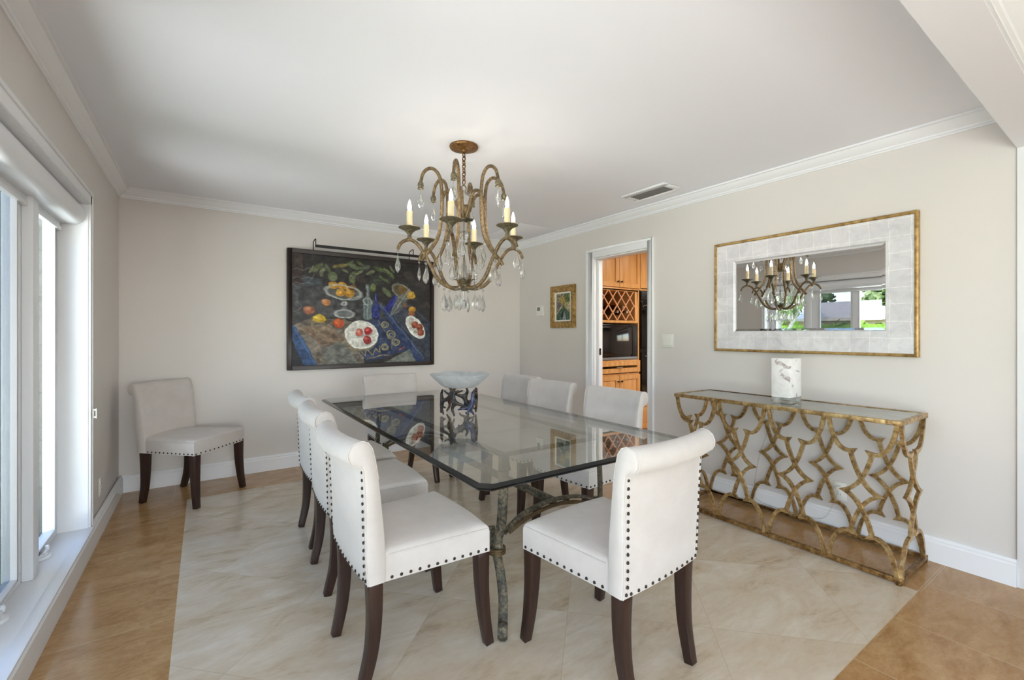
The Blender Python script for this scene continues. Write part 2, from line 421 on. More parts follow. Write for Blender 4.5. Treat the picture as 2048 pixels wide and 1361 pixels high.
# ------------------------------------------------------------------ room shell
W = 3.905; H = 2.44; LW = -0.03; H2 = 2.292
fl = MB().box(-0.16, W+.12, -4.5, .12, -.06, 0).box(W+.12, 7.4, -4.6, .12, -.06, 0).box(-1.3, 7.4, -9.6, -4.5, -.06, 0)
structure(fl.build('floor', M['floor']))
structure(MB().box(LW-.2, W+.12, -4.31, .12, H, H+.12).box(W+.12, 7.4, -4.6, .12, H, H+.12).build('ceiling', M['ceiling']))
structure(MB().box(-1.3, 7.4, -9.6, -4.446, H2, H2+.1).build('ceiling_living_room', M['ceiling']))
structure(MB().box(LW-.2, W+.12, 0, .12, 0, H).build('wall_back', M['wall']))
WY0, WY1, WZ0, WZ1 = -4.02, -1.17, .137, 2.03          # window opening in the left wall
structure(MB().box(LW-.17, LW, WY1, .0, 0, H).box(LW-.17, LW, -4.5, WY0, 0, H).box(LW-.17, LW, WY0, WY1, WZ1, H).box(LW-.17, LW, WY0, WY1, 0, WZ0-.03).build('wall_left', M['wall']))
DY0, DY1, DZ = -2.042, -1.335, 2.064                   # doorway in the right wall
structure(MB().box(W, W+.12, DY1, 0, 0, H).box(W, W+.12, -4.31, DY0, 0, H).box(W, W+.12, DY0, DY1, DZ, H).build('wall_right', M['wall']))
# wide cased opening to the living room: header and the returning jamb
structure(MB().box(LW-.17, 7.4, -4.446, -4.312, 2.204, H).build('wall_header', M['ceiling']))
structure(MB().box(W-.018, W+.6, -4.5, -4.312, 0, 2.204).build('wall_opening_jamb', M['trim'], bevel=.004))
# living room behind the camera
structure(MB().box(-1.42, -1.3, -9.6, -4.38, 2.2, H2).box(-1.42, -1.3, -9.6, -8.6, 0, 2.2).box(-1.42, -1.3, -5.2, -4.38, 0, 2.2).box(-1.3, LW, -4.5, -4.38, 0, H2).build('wall_living_left', M['wall']))
structure(MB().box(7.3, 7.4, -9.6, -3.4, 0, H).box(7.3, 7.4, -2.1, .12, 0, H).box(7.3, 7.4, -3.4, -2.1, 0, 1.1).box(7.3, 7.4, -3.4, -2.1, 2.1, H).build('wall_far_right', M['wall']))
kw = structure(MB().box(7.32, 7.38, -3.4, -3.35, 1.1, 2.1).box(7.32, 7.38, -2.15, -2.1, 1.1, 2.1).box(7.32, 7.38, -3.35, -2.15, 1.1, 1.15).box(7.32, 7.38, -3.35, -2.15, 2.05, 2.1).box(7.33, 7.37, -2.77, -2.73, 1.15, 2.05).build('window_2', M['vinyl']))
for k in range(5): MB().box(7.285-.004*k, 7.298, -3.36, -2.14, 1.58+.1*k, 1.685+.1*k).build('shade_fold', M['dark_plastic'] if k % 2 else M['plastic'], kw)
structure(MB().box(-1.42, -.8, -9.6, -9.5, 0, H2).box(4.2, 7.4, -9.6, -9.5, 0, H2).box(-.8, 4.2, -9.6, -9.5, 2.25, H2).build('wall_living_back', M['wall']))
# kitchen walls
structure(MB().box(W+.12, 7.3, -.38, -.26, 0, H).build('wall_kitchen', M['wall']))
structure(MB().box(W+.12, 7.3, -4.5, -4.312, 0, H).build('wall_kitchen_front', M['wall']))

BB = [(0, 0), (.024, 0), (.024, .108), (.018, .116), (.020, .124), (.012, .137), (0, .137)]
def baseboard(name, axis, a, b, off, sgn):
    m = MB()
    if axis == 'y': m.prism([(off+sgn*p[0], p[1]) for p in BB], 'y', a, b)
    else: m.prism([(off+sgn*p[0], p[1]) for p in BB], 'x', a, b)
    return structure(m.build(name, M['trim'], angle=30))
baseboard('baseboard_back', 'x', LW, W, 0, -1)
baseboard('baseboard_left', 'y', -4.31, 0, LW+.006, 1)
baseboard('baseboard_right', 'y', -1.237, 0, W, -1)
baseboard('baseboard_right_near', 'y', -4.312, -2.107, W, -1)
# crown moulding
CR = [(0, -.078), (.008, -.078), (.008, -.070), (.016, -.066), (.018, -.056), (.034, -.046), (.052, -.026), (.060, -.014), (.072, -.012), (.072, 0), (0, 0)]
structure(MB().prism([(-p[0], H+p[1]) for p in CR], 'x', LW, W).build('trim_crown_back', M['trim'], angle=25))
structure(MB().prism([(LW+p[0], H+p[1]) for p in CR], 'y', -4.31, 0).build('trim_crown_left', M['trim'], angle=25))
structure(MB().prism([(W-p[0], H+p[1]) for p in CR], 'y', -4.31, 0).build('trim_crown_right', M['trim'], angle=25))
structure(MB().prism([(-4.446-p[0]*1.1, H2+p[1]*1.1) for p in CR], 'x', -1.3, 7.3).build('trim_crown_living_room', M['trim'], angle=25))

# doorway casing and sliding pocket door
cs = MB()
for (y0, y1) in ((DY1, DY1+.098), (DY0-.065, DY0)):
    cs.box(W-.020, W, y0, y1, 0, DZ+.09)
cs.box(W-.020, W, DY0, DY1, DZ, DZ+.09)
cs.box(W-.026, W, DY1+.074, DY1+.098, 0, DZ+.09).box(W-.026, W, DY0-.065, DY0-.047, 0, DZ+.09).box(W-.026, W, DY0-.047, DY1+.074, DZ+.064, DZ+.09)
structure(cs.build('trim_doorway', M['trim'], bevel=.004))
jm = MB().box(W-.001, W+.034, DY1-.012, DY1+.01, 0, DZ).box(W+.086, W+.12, DY1-.012, DY1+.01, 0, DZ).box(W, W+.12, DY0-.01, DY0+.012, 0, DZ).box(W, W+.12, DY0, DY1, DZ-.012, DZ+.01)
structure(jm.build('trim_doorway_lining', M['trim'], bevel=.002))
dr = structure(MB().box(W+.042, W+.078, DY1-.035, DY1+.5, .01, DZ-.015).build('door_1', M['trim'], bevel=.003))
MB().box(W+.048, W+.072, DY1-.0385, DY1-.034, 1.05, 1.12).build('door_latch', M['nail'], dr)

# ------------------------------------------------------------------ window in the left wall
win = structure(bpy.data.objects.new('window_1', None)); COL.objects.link(win)
FX0, FX1 = LW-.165, LW-.125
# lining, sill, casing
ln = MB().box(LW-.17, LW+.004, WY1-.004, WY1+.014, WZ0, WZ1+.01).box(LW-.17, LW+.004, WY0-.014, WY0+.004, WZ0, WZ1+.01).box(LW-.17, LW+.004, WY0, WY1, WZ1-.004, WZ1+.014)
ln.build('window_lining', M['trim'], win)
MB().box(LW-.17, LW+.006, WY0-.02, WY1+.06, WZ0-.03, WZ0).box(LW-.02, LW+.03, WY0-.02, WY1+.0, WZ0-.006, WZ0+.0005).build('window_sill', M['trim'], win, bevel=.003)
cg = MB()
for (y0, y1) in ((WY1, WY1+.045), (WY0-.045, WY0)):
    cg.box(LW, LW+.016, y0, y1, WZ0, WZ1+.07)
cg.box(LW, LW+.016, WY0-.045, WY1+.045, WZ1, WZ1+.07)
cg.box(LW, LW+.023, WY0-.045, WY1+.045, WZ1+.05, WZ1+.07).box(LW, LW+.021, WY1+.03, WY1+.045, WZ0, WZ1+.07).box(LW, LW+.021, WY0-.045, WY0-.03, WZ0, WZ1+.07)
cg.build('window_casing', M['trim'], win, bevel=.003)
# panes
PY = [(-1.27, -1.685), (-1.875, -2.275), (-2.355, -2.755), (-2.945, -3.345), (-3.425, -3.90)]
zb, zt_ = WZ0+.045, WZ1-.06
fr = MB()
ys = [WY1]+[y for p in PY for y in p]+[WY0]
fr.box(FX0, FX1, WY0, WY1, WZ0, zb).box(FX0, FX1, WY0, WY1, zt_, WZ1)
for k in range(0, len(ys), 2): fr.box(FX0, FX1, ys[k+1], ys[k], zb, zt_)
# sash lip around every pane
for (a, b) in PY:
    for (y0, y1, z0, z1) in ((a-.012, a, zb, zt_), (b, b+.012, zb, zt_), (b, a, zb, zb+.012), (b, a, zt_-.012, zt_)):
        fr.box(FX0+.008, FX1+.012, y0, y1, z0, z1)
fr.build('window_frame', M['vinyl'], win, bevel=.002)
for k, (a, b) in enumerate(PY):
    MB().box(FX0+.016, FX0+.022, b, a, zb, zt_).build('window_pane', M['pane'], win)
    if k in (1, 3): MB().box(FX0+.03, FX0+.031, b, a, zb, zt_).build('insect_screen', M['screen'], win)
for yc in (-1.735, -2.82):
    MB().box(FX1, LW-.085, yc-.05, yc+.035, WZ0, WZ1-.05).build('window_mullion', M['vinyl'], win, bevel=.004)
def crank(yc):
    c = MB(); c.prism([(FX1+.005+.045*(1-((t-8)/8.)**2), yc+(t-8)/8*.055) for t in range(17)], 'z', WZ0, WZ0+.014)
    c.prism([(FX1+.008+.026*(1-((t-8)/8.)**2), yc+(t-8)/8*.04) for t in range(17)], 'z', WZ0+.014, WZ0+.026)
    o = c.build('window_crank', M['vinyl'], win, bevel=.003)
    MB().tube(smooth([(FX1+.024, yc-.03, WZ0+.03), (FX1+.026, yc, WZ0+.034), (FX1+.022, yc+.03, WZ0+.03)]), .006, 8).lathe([(0, 0), (.009, 0), (.011, .012), (.008, .024), (0, .025)], 12, Matrix.Translation((FX1+.024, yc+.03, WZ0+.026))).build('crank_handle', M['vinyl'], o)
crank(-1.52); crank(-2.14); crank(-3.1)
# roller shade cassette under the head casing
rs = thing('roller_shade', 'white roller shade cassette across the top of the window', 'window shade', (LW-.048, WY1-.012, WZ1-.058))
prof = [(-.06, .052)] + [(.0+.040*math.cos(a), -.008+.060*math.sin(a)) for a in [PI/2-k*PI/14 for k in range(15)]] + [(-.06, -.07)]
MB().prism(prof, 'y', -2.80, 0).build('cassette', M['vinyl'], rs, angle=30)
MB().box(-.072, -.06, -2.78, -.02, -.10, .04).box(-.078, -.054, -2.78, -.02, -.115, -.095).build('shade_fabric', M['vinyl'], rs, bevel=.003)
cl = MB().box(0, .008, -.006, .006, -.03, .03).box(.008, .02, -.004, .004, -.026, -.016).box(.008, .02, -.004, .004, .016, .026).box(.016, .021, -.004, .004, -.03, .03)
tag(cl.build('cord_cleat', M['plastic'], None, (LW+.018, WY1+.02, .80), bevel=.0015), 'small white cord cleat on the window casing', 'cord cleat')

# ------------------------------------------------------------------ small wall fittings
def outlet(name, label, loc, rotz, wplug=False):
    t = thing(name, label, 'outlet', loc, rotz)
    MB().box(-.035, .035, -.006, 0, -.057, .057).build('cover_plate', M['plastic'], t, bevel=.002)
    for dz in (-.021, .021):
        so = MB().lathe([(.015, 0), (.014, .003)], 16, Matrix.Translation((0, -.006, dz)) @ Matrix.Rotation(PI/2, 4, 'X')).build('socket', M['plastic'], t)
    for dz in (-.021, .021):
        if wplug and dz > 0: continue
        for dx in (-.006, .006): MB().box(dx-.001, dx+.001, -.0096, -.0088, dz-.004, dz+.004).build('socket_slot', M['dark_slot'], so)
    return t
outlet('wall_outlet', 'white outlet on the left wall between window and corner chair', (LW, -.80, .275), PI/2)
outlet('wall_outlet', 'white outlet behind the gold console with a plug in it', (W, -3.55, .262), -PI/2, True)
t = thing('light_switch', 'white double rocker light switch beside the doorway', 'light switch', (W, -2.25, 1.21), -PI/2)
MB().box(-.058, .058, -.006, 0, -.058, .058).build('cover_plate', M['plastic'], t, bevel=.002)
for dx in (-.023, .023): MB().prism([(-.006, -.033), (-.012, -.033), (-.008, 0), (-.007, .033), (-.006, .033)], 'x', dx-.016, dx+.016).build('rocker', M['plastic'], t)
t = thing('thermostat', 'white wall thermostat with a small grey screen', 'thermostat', (W, -.44, 1.55), -PI/2)
MB().box(-.065, .065, -.022, 0, -.06, .06).build('housing', M['plastic'], t, bevel=.004)
MB().box(-.045, .012, -.0232, -.0215, .002, .044).build('screen', M['dark_plastic'], t)
# ceiling vent
t = thing('ceiling_vent', 'white slotted air vent on the ceiling near the mirror wall', 'vent', (3.56, -2.34, H))
v = MB(); v.box(-.115, -.062, -.215, .215, -.014, 0).box(.062, .115, -.215, .215, -.014, 0).box(-.062, .062, -.215, -.168, -.014, 0).box(-.062, .062, .168, .215, -.014, 0)
v.build('vent_frame', M['trim'], t, bevel=.004)
MB().box(-.062, .062, -.168, .168, -.002, 0).build('vent_duct', M['dark_slot'], t)
for k in range(5):
    x = -.05+k*.025
    MB().box(-.012, .012, -.168, .168, -.0012, .0012, Matrix.Translation((x, 0, -.008)) @ Matrix.Rotation(math.radians(35), 4, 'Y')).build('vent_slat', M['dark_plastic'], t)
t = thing('return_air_panel', 'flat white return air panel on the ceiling in the far corner', 'vent', (3.53, -.56, H))
MB().box(-.25, .25, -.33, .33, -.006, 0).build('panel_frame', M['trim'], t, bevel=.003)
MB().box(-.225, .225, -.305, .305, -.009, -.006).build('panel_grille', M['ceiling'], t, bevel=.001)

# ------------------------------------------------------------------ dining chairs
def make_chair():
    t = thing('dining_chair', 'x', 'chair', group='upholstered dining chairs')
    # seat cushion
    ny, nx = 14, 16; m = MB(); rows = []
    def hw(y): return .222+(.25-.222)*((y+.22)/.48)
    prof = [(0, .385), (0, .467), (.003, .482), (.010, .492), (.022, .498), (.06, .504), (.12, .509), (.20, .512)]
    def yr(d): return (-.21+d, .265-d)
    rings = []
    for d, z in prof:
        y0, y1 = -.205, .265-d
        ring = []
        for k in range(nx+1):                                    # front, bowed slightly
            u = -1+2*k/nx; ring.append((u*(hw(y1)-d), y1-.014*u*u*(1 if d < .05 else .6), z))
        for k in range(1, ny): y = y1+(y0-y1)*k/ny; ring.append((hw(y)-d, y, z))
        for k in range(nx+1): u = 1-2*k/nx; ring.append((u*(hw(y0)-d), y0, z))
        for k in range(1, ny): y = y0+(y1-y0)*k/ny; ring.append((-(hw(y)-d), y, z))
        rings.append(ring)
    n = len(rings[0]); vv = [p for r in rings for p in r]; ff = []
    for a in range(len(rings)-1):
        for k in range(n): ff.append((a*n+k, a*n+(k+1) % n, (a+1)*n+(k+1) % n, (a+1)*n+k))
    ff.append(tuple(range(n))[::-1]); ff.append(tuple((len(rings)-1)*n+k for k in range(n)))
    m.add(vv, ff)
    seat = m.build('seat', M['fabric'], t, angle=60)
    pp = [(p[0], p[1]+.001, .4705) for p in rings[2]][:]; pip = MB()
    ptsf = [(-(hw(y)-.0005), y, .480) for y in (-.16, -.05, .05, .15, .23)]+[(x_*.2455, .2625-.014*x_*x_, .480) for x_ in (-.985, -.6, 0, .6, .985)]+[((hw(y)-.0005), y, .480) for y in (.23, .15, .05, -.05, -.16)]
    pip.tube(smooth(ptsf, 4), .0022, 6).build('seat_piping', M['fabric'], seat)
    # backrest: side outline swept across a gentle curve
    out = [(-.172, .43), (-.177, .55), (-.189, .66), (-.202, .76), (-.214, .83), (-.225, .872), (-.239, .893), (-.258, .901), (-.281, .897), (-.299, .884), (-.308, .864), (-.307, .843), (-.297, .826), (-.281, .817), (-.266, .814),
           (-.2565, .800), (-.252, .76), (-.248, .68), (-.245, .58), (-.243, .48), (-.240, .43), (-.236, .388), (-.172, .388)]
    NU = 18; m = MB(); N = len(out); vv = []; ff = []
    def bw(z): return .226+.012*max(0, (z-.45)/.45)
    ins = [.972, .994, 1.0]
    us = [-1+2*k/NU for k in range(NU+1)]
    cx_ = sum(p[0] for p in out)/N
    def bpos(u, y, z, e=0): return (u*bw(z), y-.030*(1-u*u)*(.35+.65*min(1, max(0, (z-.40)/.3))), z)
    for u in us:
        for (y, z) in out: vv.append(bpos(u, y, z))
    for a in range(NU):
        for k in range(N): ff.append((a*N+k, a*N+(k+1) % N, (a+1)*N+(k+1) % N, (a+1)*N+k))
    # bulged end caps
    for side, a in ((-1, 0), (1, NU)):
        ring = [a*N+k for k in range(N)]
        b = len(vv)
        c = Vector((0, 0, 0))
        for (y, z) in out:
            # shrink toward the spine of the outline
            sy = -.214 if z < .80 else (-.225-(z-.80)*.42)
            sz = min(z, .868)
            vv.append((side*(bw(z)+.006), y+(sy-y)*.22, z+(sz-z)*.25))
        for k in range(N): ff.append((ring[k], ring[(k+1) % N], b+(k+1) % N, b+k))
        ff.append(tuple(b+k for k in range(N)))
    m.add(vv, ff)
    back = m.build('backrest', M['fabric'], t, angle=60)
    for side in (-1, 1):
        MB().tube([Vector(bpos(side, y, z))+Vector((side*.0005, 0, 0)) for (y, z) in out[3:22]], .0024, 6).build('back_piping', M['fabric'], back)
    rb = MB(); rb.tube([Vector(bpos(u, -.2655, .8135)) for u in us], .0022, 6); rb.build('roll_seam', M['fabric'], back)
    # nailheads
    nm = MB().lathe([(.0062, 0), (.0058, .002), (.0040, .0042), (0, .005)], 8).mesh('nailhead', M['nail'], 80)
    def nail(parent, p, nrm):
        o = bpy.data.objects.new('nailhead', nm); COL.objects.link(o); o.parent = parent; o.location = p
        o.rotation_euler = Vector(nrm).to_track_quat('Z', 'Y').to_euler()
    for side in (-1, 1):
        for k in range(15):                                       # rear corner strips
            z = .404+k*(.79-.404)/14
            ys = -.2385 if z < .42 else (-.243-(z-.42)*.024)
            p = bpos(side*.955, ys-.0005, z); nail(back, (p[0], p[1]-.001, p[2]), (0, -1, .02))
        for k in range(13):                                       # seat side
            y = -.185+k*(.42/12); nail(seat, (side*(hw(y)+.0004), y, .3965), (side, 0, 0))
    for k in range(13):                                           # seat front
        u = -.94+k*1.88/12; nail(seat, (u*.25, .2653-.014*u*u, .3965), (0, 1, 0))
    for k in range(11):                                           # lower back edge
        u = -.84+k*1.68/10; p = bpos(u, -.2372, .3995); nail(back, (p[0], p[1]-.0006, p[2]), (0, -1, 0))
    for side in (-1, 1):
        for du in (.925, .985): MB().tube([Vector(bpos(side*du, y, z))+Vector((0, -.0004, 0)) for (y, z) in out[15:22]], .0013, 4).build('welt', M['fabric'], back)
    # legs
    for sx in (-1, 1):
        pts = smooth([(sx*.218, .228, .388), (sx*.219, .231, .25), (sx*.224, .240, .12), (sx*.232, .256, 0)], 5)
        MB().tube(pts, lambda q: (.0265-.0085*q, .0265-.0085*q), 4, square=True, flat=(0, 1, 0)).build('leg', M['espresso'], t, bevel=.003)
        pts = smooth([(sx*.192, -.205, .391), (sx*.192, -.204, .26), (sx*.188, -.214, .13), (sx*.180, -.243, 0)], 5)
        MB().tube(pts, lambda q: (.0265-.0085*q, .0265-.0085*q), 4, square=True, flat=(0, 1, 0)).build('leg', M['espresso'], t, bevel=.003)
    return t
chair0 = make_chair()
A = math.radians
# x, y, rotation about z (0 = facing +Y), label
CH = [(1.236, -2.930, -90+1, 'cream nailhead dining chair at the left of the table, nearest the camera'),
      (1.272, -2.250, -90-1, 'cream nailhead dining chair, middle one of the three along the table\'s window side'),
      (1.302, -1.690, -90+0, 'cream nailhead dining chair, farthest of the three along the table\'s window side'),
      (1.884, -3.467, 4, 'cream nailhead dining chair at the near end of the table, seen from behind'),
      (1.945, -.955, 180, 'cream nailhead dining chair at the far table end in front of the still life painting'),
      (2.578, -2.620, 90+2, 'cream nailhead dining chair, nearest of the three on the table\'s doorway side'),
      (2.555, -1.985, 90+4, 'cream nailhead dining chair, middle of the three on the table\'s doorway side'),
      (2.630, -1.455, 90+1, 'cream nailhead dining chair, farthest of the three on the table\'s doorway side'),
      (.452, -.405, -90-41.8, 'cream nailhead dining chair standing alone in the back left corner')]
for i, (x, y, r, lab) in enumerate(CH):
    c = chair0 if i == 0 else copy_tree(chair0)
    c.location = (x, y, 0); c.rotation_euler = (0, 0, A(r)); c['label'] = lab
# ------------------------------------------------------------------ glass dining table
TC = (1.92, -2.155); TZ = .75
tb = thing('dining_table', 'long rectangular glass dining table on a wrought iron base', 'table', (TC[0], TC[1], 0))
hx, hy, ck = .612, 1.275, .035
def octo(d): return [(-hx+d+ck, -hy+d), (hx-d-ck, -hy+d), (hx-d, -hy+d+ck), (hx-d, hy-d-ck), (hx-d-ck, hy-d), (-hx+d+ck, hy-d), (-hx+d, hy-d-ck), (-hx+d, -hy+d+ck)]
g = MB(); L_ = [(0.020, TZ-.020), (.020, TZ)]
lv = [(.004, TZ-.020), (0, TZ-.015), (0, TZ-.009), (.017, TZ)]
rings = [[(x, y, z) for x, y in octo(d)] for d, z in lv]
vv = [p for r in rings for p in r]; n = 8
g.cur = 1
for a in range(3):
    g.add([], [])
ff = []
b = 0
g.v += [Vector(p) for p in vv]
for a in range(3):
    for k in range(n): g.f.append([a*n+k, a*n+(k+1) % n, (a+1)*n+(k+1) % n, (a+1)*n+k]); g.mi.append(1)
g.f.append(list(range(n))[::-1]); g.mi.append(0); g.f.append([3*n+k for k in range(n)]); g.mi.append(0)
g.build('glass_top', [M['table_glass'], M['glass_edge']], tb, angle=20)
fx, fy = .305, .885; FZ = TZ-.020
f = MB()
for s in (-1, 1):
    f.box(s*fx-.019, s*fx+.019, -fy-.019, fy+.019, FZ-.012, FZ-.0005).box(-fx, fx, s*fy-.019, s*fy+.019, FZ-.012, FZ-.0005)
f.build('top_frame', M['iron'], tb, bevel=.002)
def iron_leg(sx, sy):
    d = Vector((sx*.57, sy*.82, 0)).normalized(); c0 = Vector((sx*fx, sy*fy, 0))
    side = d.cross(Vector((0, 0, 1)))
    def P(s, z, l=0): return c0+d*s+side*(l*sx*sy)+Vector((0, 0, z))
    m = MB()
    # upper bar with a curl at the top
    up = [P(.075, .672), P(.072, .652), P(.052, .650), P(.042, .668), P(.050, .692), P(.030, .712), P(.004, .712), P(-.005, .690), P(-.004, .62), P(.0, .50, .004), P(.0, .40, .012), P(.008, .345, .026), P(.024, .295, .020)]
    m.tube(smooth(up, 5), (lambda q: (.024, .013)), 8, flat=side)
    lo = [P(-.034, .385, .062), P(-.028, .345, .056), P(.0, .300, .040), P(.034, .268, .024), P(.066, .21, .010), P(.090, .13), P(.112, .06), P(.142, .016), P(.172, .012), P(.190, .034), P(.182, .058), P(.163, .062), P(.152, .046)]
    lo = [Vector((p.x, p.y, max(p.z, .0125))) for p in smooth(lo, 5)]
    m.tube(lo, (lambda q: (.022, .013)), 8, flat=side)
    o = m.build('table_leg', M['iron'], tb)
    r = MB()
    for k in range(3):
        a = [Vector((math.cos(t)*.036, math.sin(t)*.036, 0))+P(.012, .300+.009*(k-1), .030) for t in [2*PI*j/18 for j in range(19)]]
        r.tube(a, .0055, 6, cap=False)
    r.build('rope_tie', M['rope'], o)
for sx in (-1, 1):
    for sy in (-1, 1): iron_leg(sx, sy)
for sy in (-1, 1):
    m = MB(); yy = sy*fy
    m.tube(smooth([(-fx, yy, .37), (-fx*.6, yy, .435), (0, yy, .46), (fx*.6, yy, .435), (fx, yy, .37)], 6), (lambda q: (.018, .009)), 8, flat=(0, 1, 0))
    o = m.build('arched_stretcher', M['iron'], tb)
    r = MB(); r.tube(smooth([(-fx*.9, yy, .365), (-fx*.55, yy, .410), (0, yy, .433), (fx*.55, yy, .410), (fx*.9, yy, .365)], 6), .009, 8)
    for j in range(60):
        u = -.88+1.76*j/59; z = .365+(.433-.365)*(1-(abs(u)/.9)**2)
        r.tube([(fx*u-.004, yy-.010, z-.006), (fx*u+.004, yy, z+.010), (fx*u+.008, yy+.010, z-.004)], .0022, 4)
    r.build('rope_moulding', M['rope'], o)
MB().box(-.009, .009, -fy, fy, .425, .465).build('long_stretcher', M['iron'], tb, bevel=.002)
for o in tb.children:
    if o.name != 'glass_top': o.location.x += .034

# ------------------------------------------------------------------ bowl on a ring of bronze acrobats
st = thing('acrobat_bowl_stand', 'bronze bowl stand made of tumbling figures on the table', 'bowl stand', (1.897, -2.15, TZ))
def skin_figure(name, joints, edges, radii, mat, parent):
    me = bpy.data.meshes.new(name); me.from_pydata(joints, edges, []); me.update(); me.materials.append(mat)
    o = bpy.data.objects.new(name, me); COL.objects.link(o); o.parent = parent
    sk = o.modifiers.new('skin', 'SKIN'); 
    if not me.skin_vertices: 
        bm = bmesh.new(); bm.from_mesh(me); bm.verts.layers.skin.verify(); bm.to_mesh(me); bm.free()
    for i, v_ in enumerate(me.skin_vertices[0].data):
        v_.radius = radii[i]; v_.use_root = (i == 0)
    ss = o.modifiers.new('sub', 'SUBSURF'); ss.levels = 1; ss.render_levels = 1
    return o
R0 = .112
def acrobat(k, ang, flip, tilt, mat):
    # local (a along the circle, z up); points wrapped onto the ring cylinder
    J = {'pel': (0, 0), 'waist': (0, .028), 'chest': (.0, .055), 'neck': (0, .072), 'head': (.002, .088), 'crown': (.002, .1),
         'ls': (-.018, .066), 'le': (-.040, .080), 'lh': (-.058, .104), 'rs': (.018, .066), 're': (.042, .066), 'rh': (.062, .086),
         'lhp': (-.011, -.004), 'lk': (-.034, -.032), 'lf': (-.030, -.074), 'lt': (-.042, -.082), 'rhp': (.011, -.004), 'rk': (.040, -.026), 'rf': (.064, -.056), 'rt': (.076, -.058)}
    rad = {'pel': .0135, 'waist': .011, 'chest': .0145, 'neck': .006, 'head': .0095, 'crown': .007, 'ls': .0075, 'le': .0055, 'lh': .0042, 'rs': .0075, 're': .0055, 'rh': .0042,
           'lhp': .0105, 'lk': .0075, 'lf': .005, 'lt': .004, 'rhp': .0105, 'rk': .0075, 'rf': .005, 'rt': .004}
    E_ = [('pel', 'waist'), ('waist', 'chest'), ('chest', 'neck'), ('neck', 'head'), ('head', 'crown'), ('chest', 'ls'), ('ls', 'le'), ('le', 'lh'), ('chest', 'rs'), ('rs', 're'), ('re', 'rh'),
          ('pel', 'lhp'), ('lhp', 'lk'), ('lk', 'lf'), ('lf', 'lt'), ('pel', 'rhp'), ('rhp', 'rk'), ('rk', 'rf'), ('rf', 'rt')]
    names = list(J); zc = .088; pts = []
    for nme in names:
        a, z = J[nme]
        if flip: z = -z*.98+.012; 
        ca, sa = math.cos(tilt), math.sin(tilt); a, z = a*ca-z*sa, a*sa+z*ca
        z = min(max(z*.98+zc, .008), .166)
        th = ang+a/R0; r = R0*(1+.06*math.sin(3*th))
        pts.append((r*math.cos(th), r*math.sin(th), z))
    return skin_figure('acrobat_figure', pts, [(names.index(a), names.index(b)) for a, b in E_], [(rad[n_]*1.3,)*2 for n_ in names], mat, st)
mats = [M['bronze'], M['bronze_blue'], M['bronze_brown'], M['bronze'], M['bronze_brown'], M['bronze']]
for k in range(6):
    acrobat(k, 2*PI*k/6-2.35, k % 2 == 1, [.35, -.6, .5, -.3, .6, -.45][k], mats[k])
bw_ = MB()
bp = [(0, .176), (.098, .179), (.125, .194), (.158, .224), (.190, .256), (.193, .260), (.190, .263), (.155, .232), (.122, .202), (.096, .187), (0, .184)]
vv = []; ff = []; NB = 64
for j, (r, z) in enumerate(bp):
    for i in range(NB):
        a = 2*PI*i/NB; wv = (.003*math.sin(5*a+1)+.002*math.sin(9*a))*max(0, (r-.1)/.1)
        vv.append((max(r, 1e-4)*math.cos(a)*(1+wv), max(r, 1e-4)*math.sin(a)*(1+wv), z+wv))
for j in range(len(bp)-1):
    for i in range(NB): ff.append((j*NB+i, j*NB+(i+1) % NB, (j+1)*NB+(i+1) % NB, (j+1)*NB+i))
bw_.add(vv, ff)
tag(bw_.build('glass_bowl', M['frosted'], None, (1.897, -2.15, TZ), angle=70), 'wide frosted white glass bowl resting on the bronze figures', 'bowl')

# ------------------------------------------------------------------ still life painting, picture light, small picture
def paint_mesh(name, w, h, img, mat, parent, M4):
    """grid of vertices carrying the painted colours; img is (rows top to bottom, cols, 3) in sRGB 0..255"""
    nr, nc = img.shape[:2]
    xs = np.linspace(-w/2, w/2, nc); zs = np.linspace(h/2, -h/2, nr)
    X, Z = np.meshgrid(xs, zs); co = np.stack([X.ravel(), np.zeros(X.size), Z.ravel()], 1)
    idx = np.arange(nr*nc).reshape(nr, nc)
    faces = np.stack([idx[:-1, :-1].ravel(), idx[1:, :-1].ravel(), idx[1:, 1:].ravel(), idx[:-1, 1:].ravel()], 1)
    # stretcher sides and back make it a real panel
    me = bpy.data.meshes.new(name)
    loop = list(idx[0, :])+list(idx[1:, -1])+list(idx[-1, -2::-1])+list(idx[-2:0:-1, 0])
    n0 = nr*nc; back = co[loop].copy(); back[:, 1] += .018
    allco = np.concatenate([co, back]); L = len(loop)
    fl_ = faces.tolist()+[[int(loop[k]), int(loop[(k+1) % L]), n0+(k+1) % L, n0+k] for k in range(L)]+[[n0+k for k in range(L)]]
    me.from_pydata(allco.tolist(), [], fl_); me.update()
    c = np.clip(img/255.0, 0, 1); lin = np.where(c <= .04045, c/12.92, ((c+.055)/1.055)**2.4).reshape(-1, 3)
    lin = np.concatenate([lin, np.full((L, 3), .05)]); lin = np.concatenate([lin, np.ones((len(lin), 1))], 1)
    at = me.color_attributes.new('paint', 'FLOAT_COLOR', 'POINT'); at.data.foreach_set('color', lin.astype(np.float32).ravel())
    me.materials.append(mat)
    o = bpy.data.objects.new(name, me); COL.objects.link(o); o.parent = parent; o.matrix_local = M4
    return o
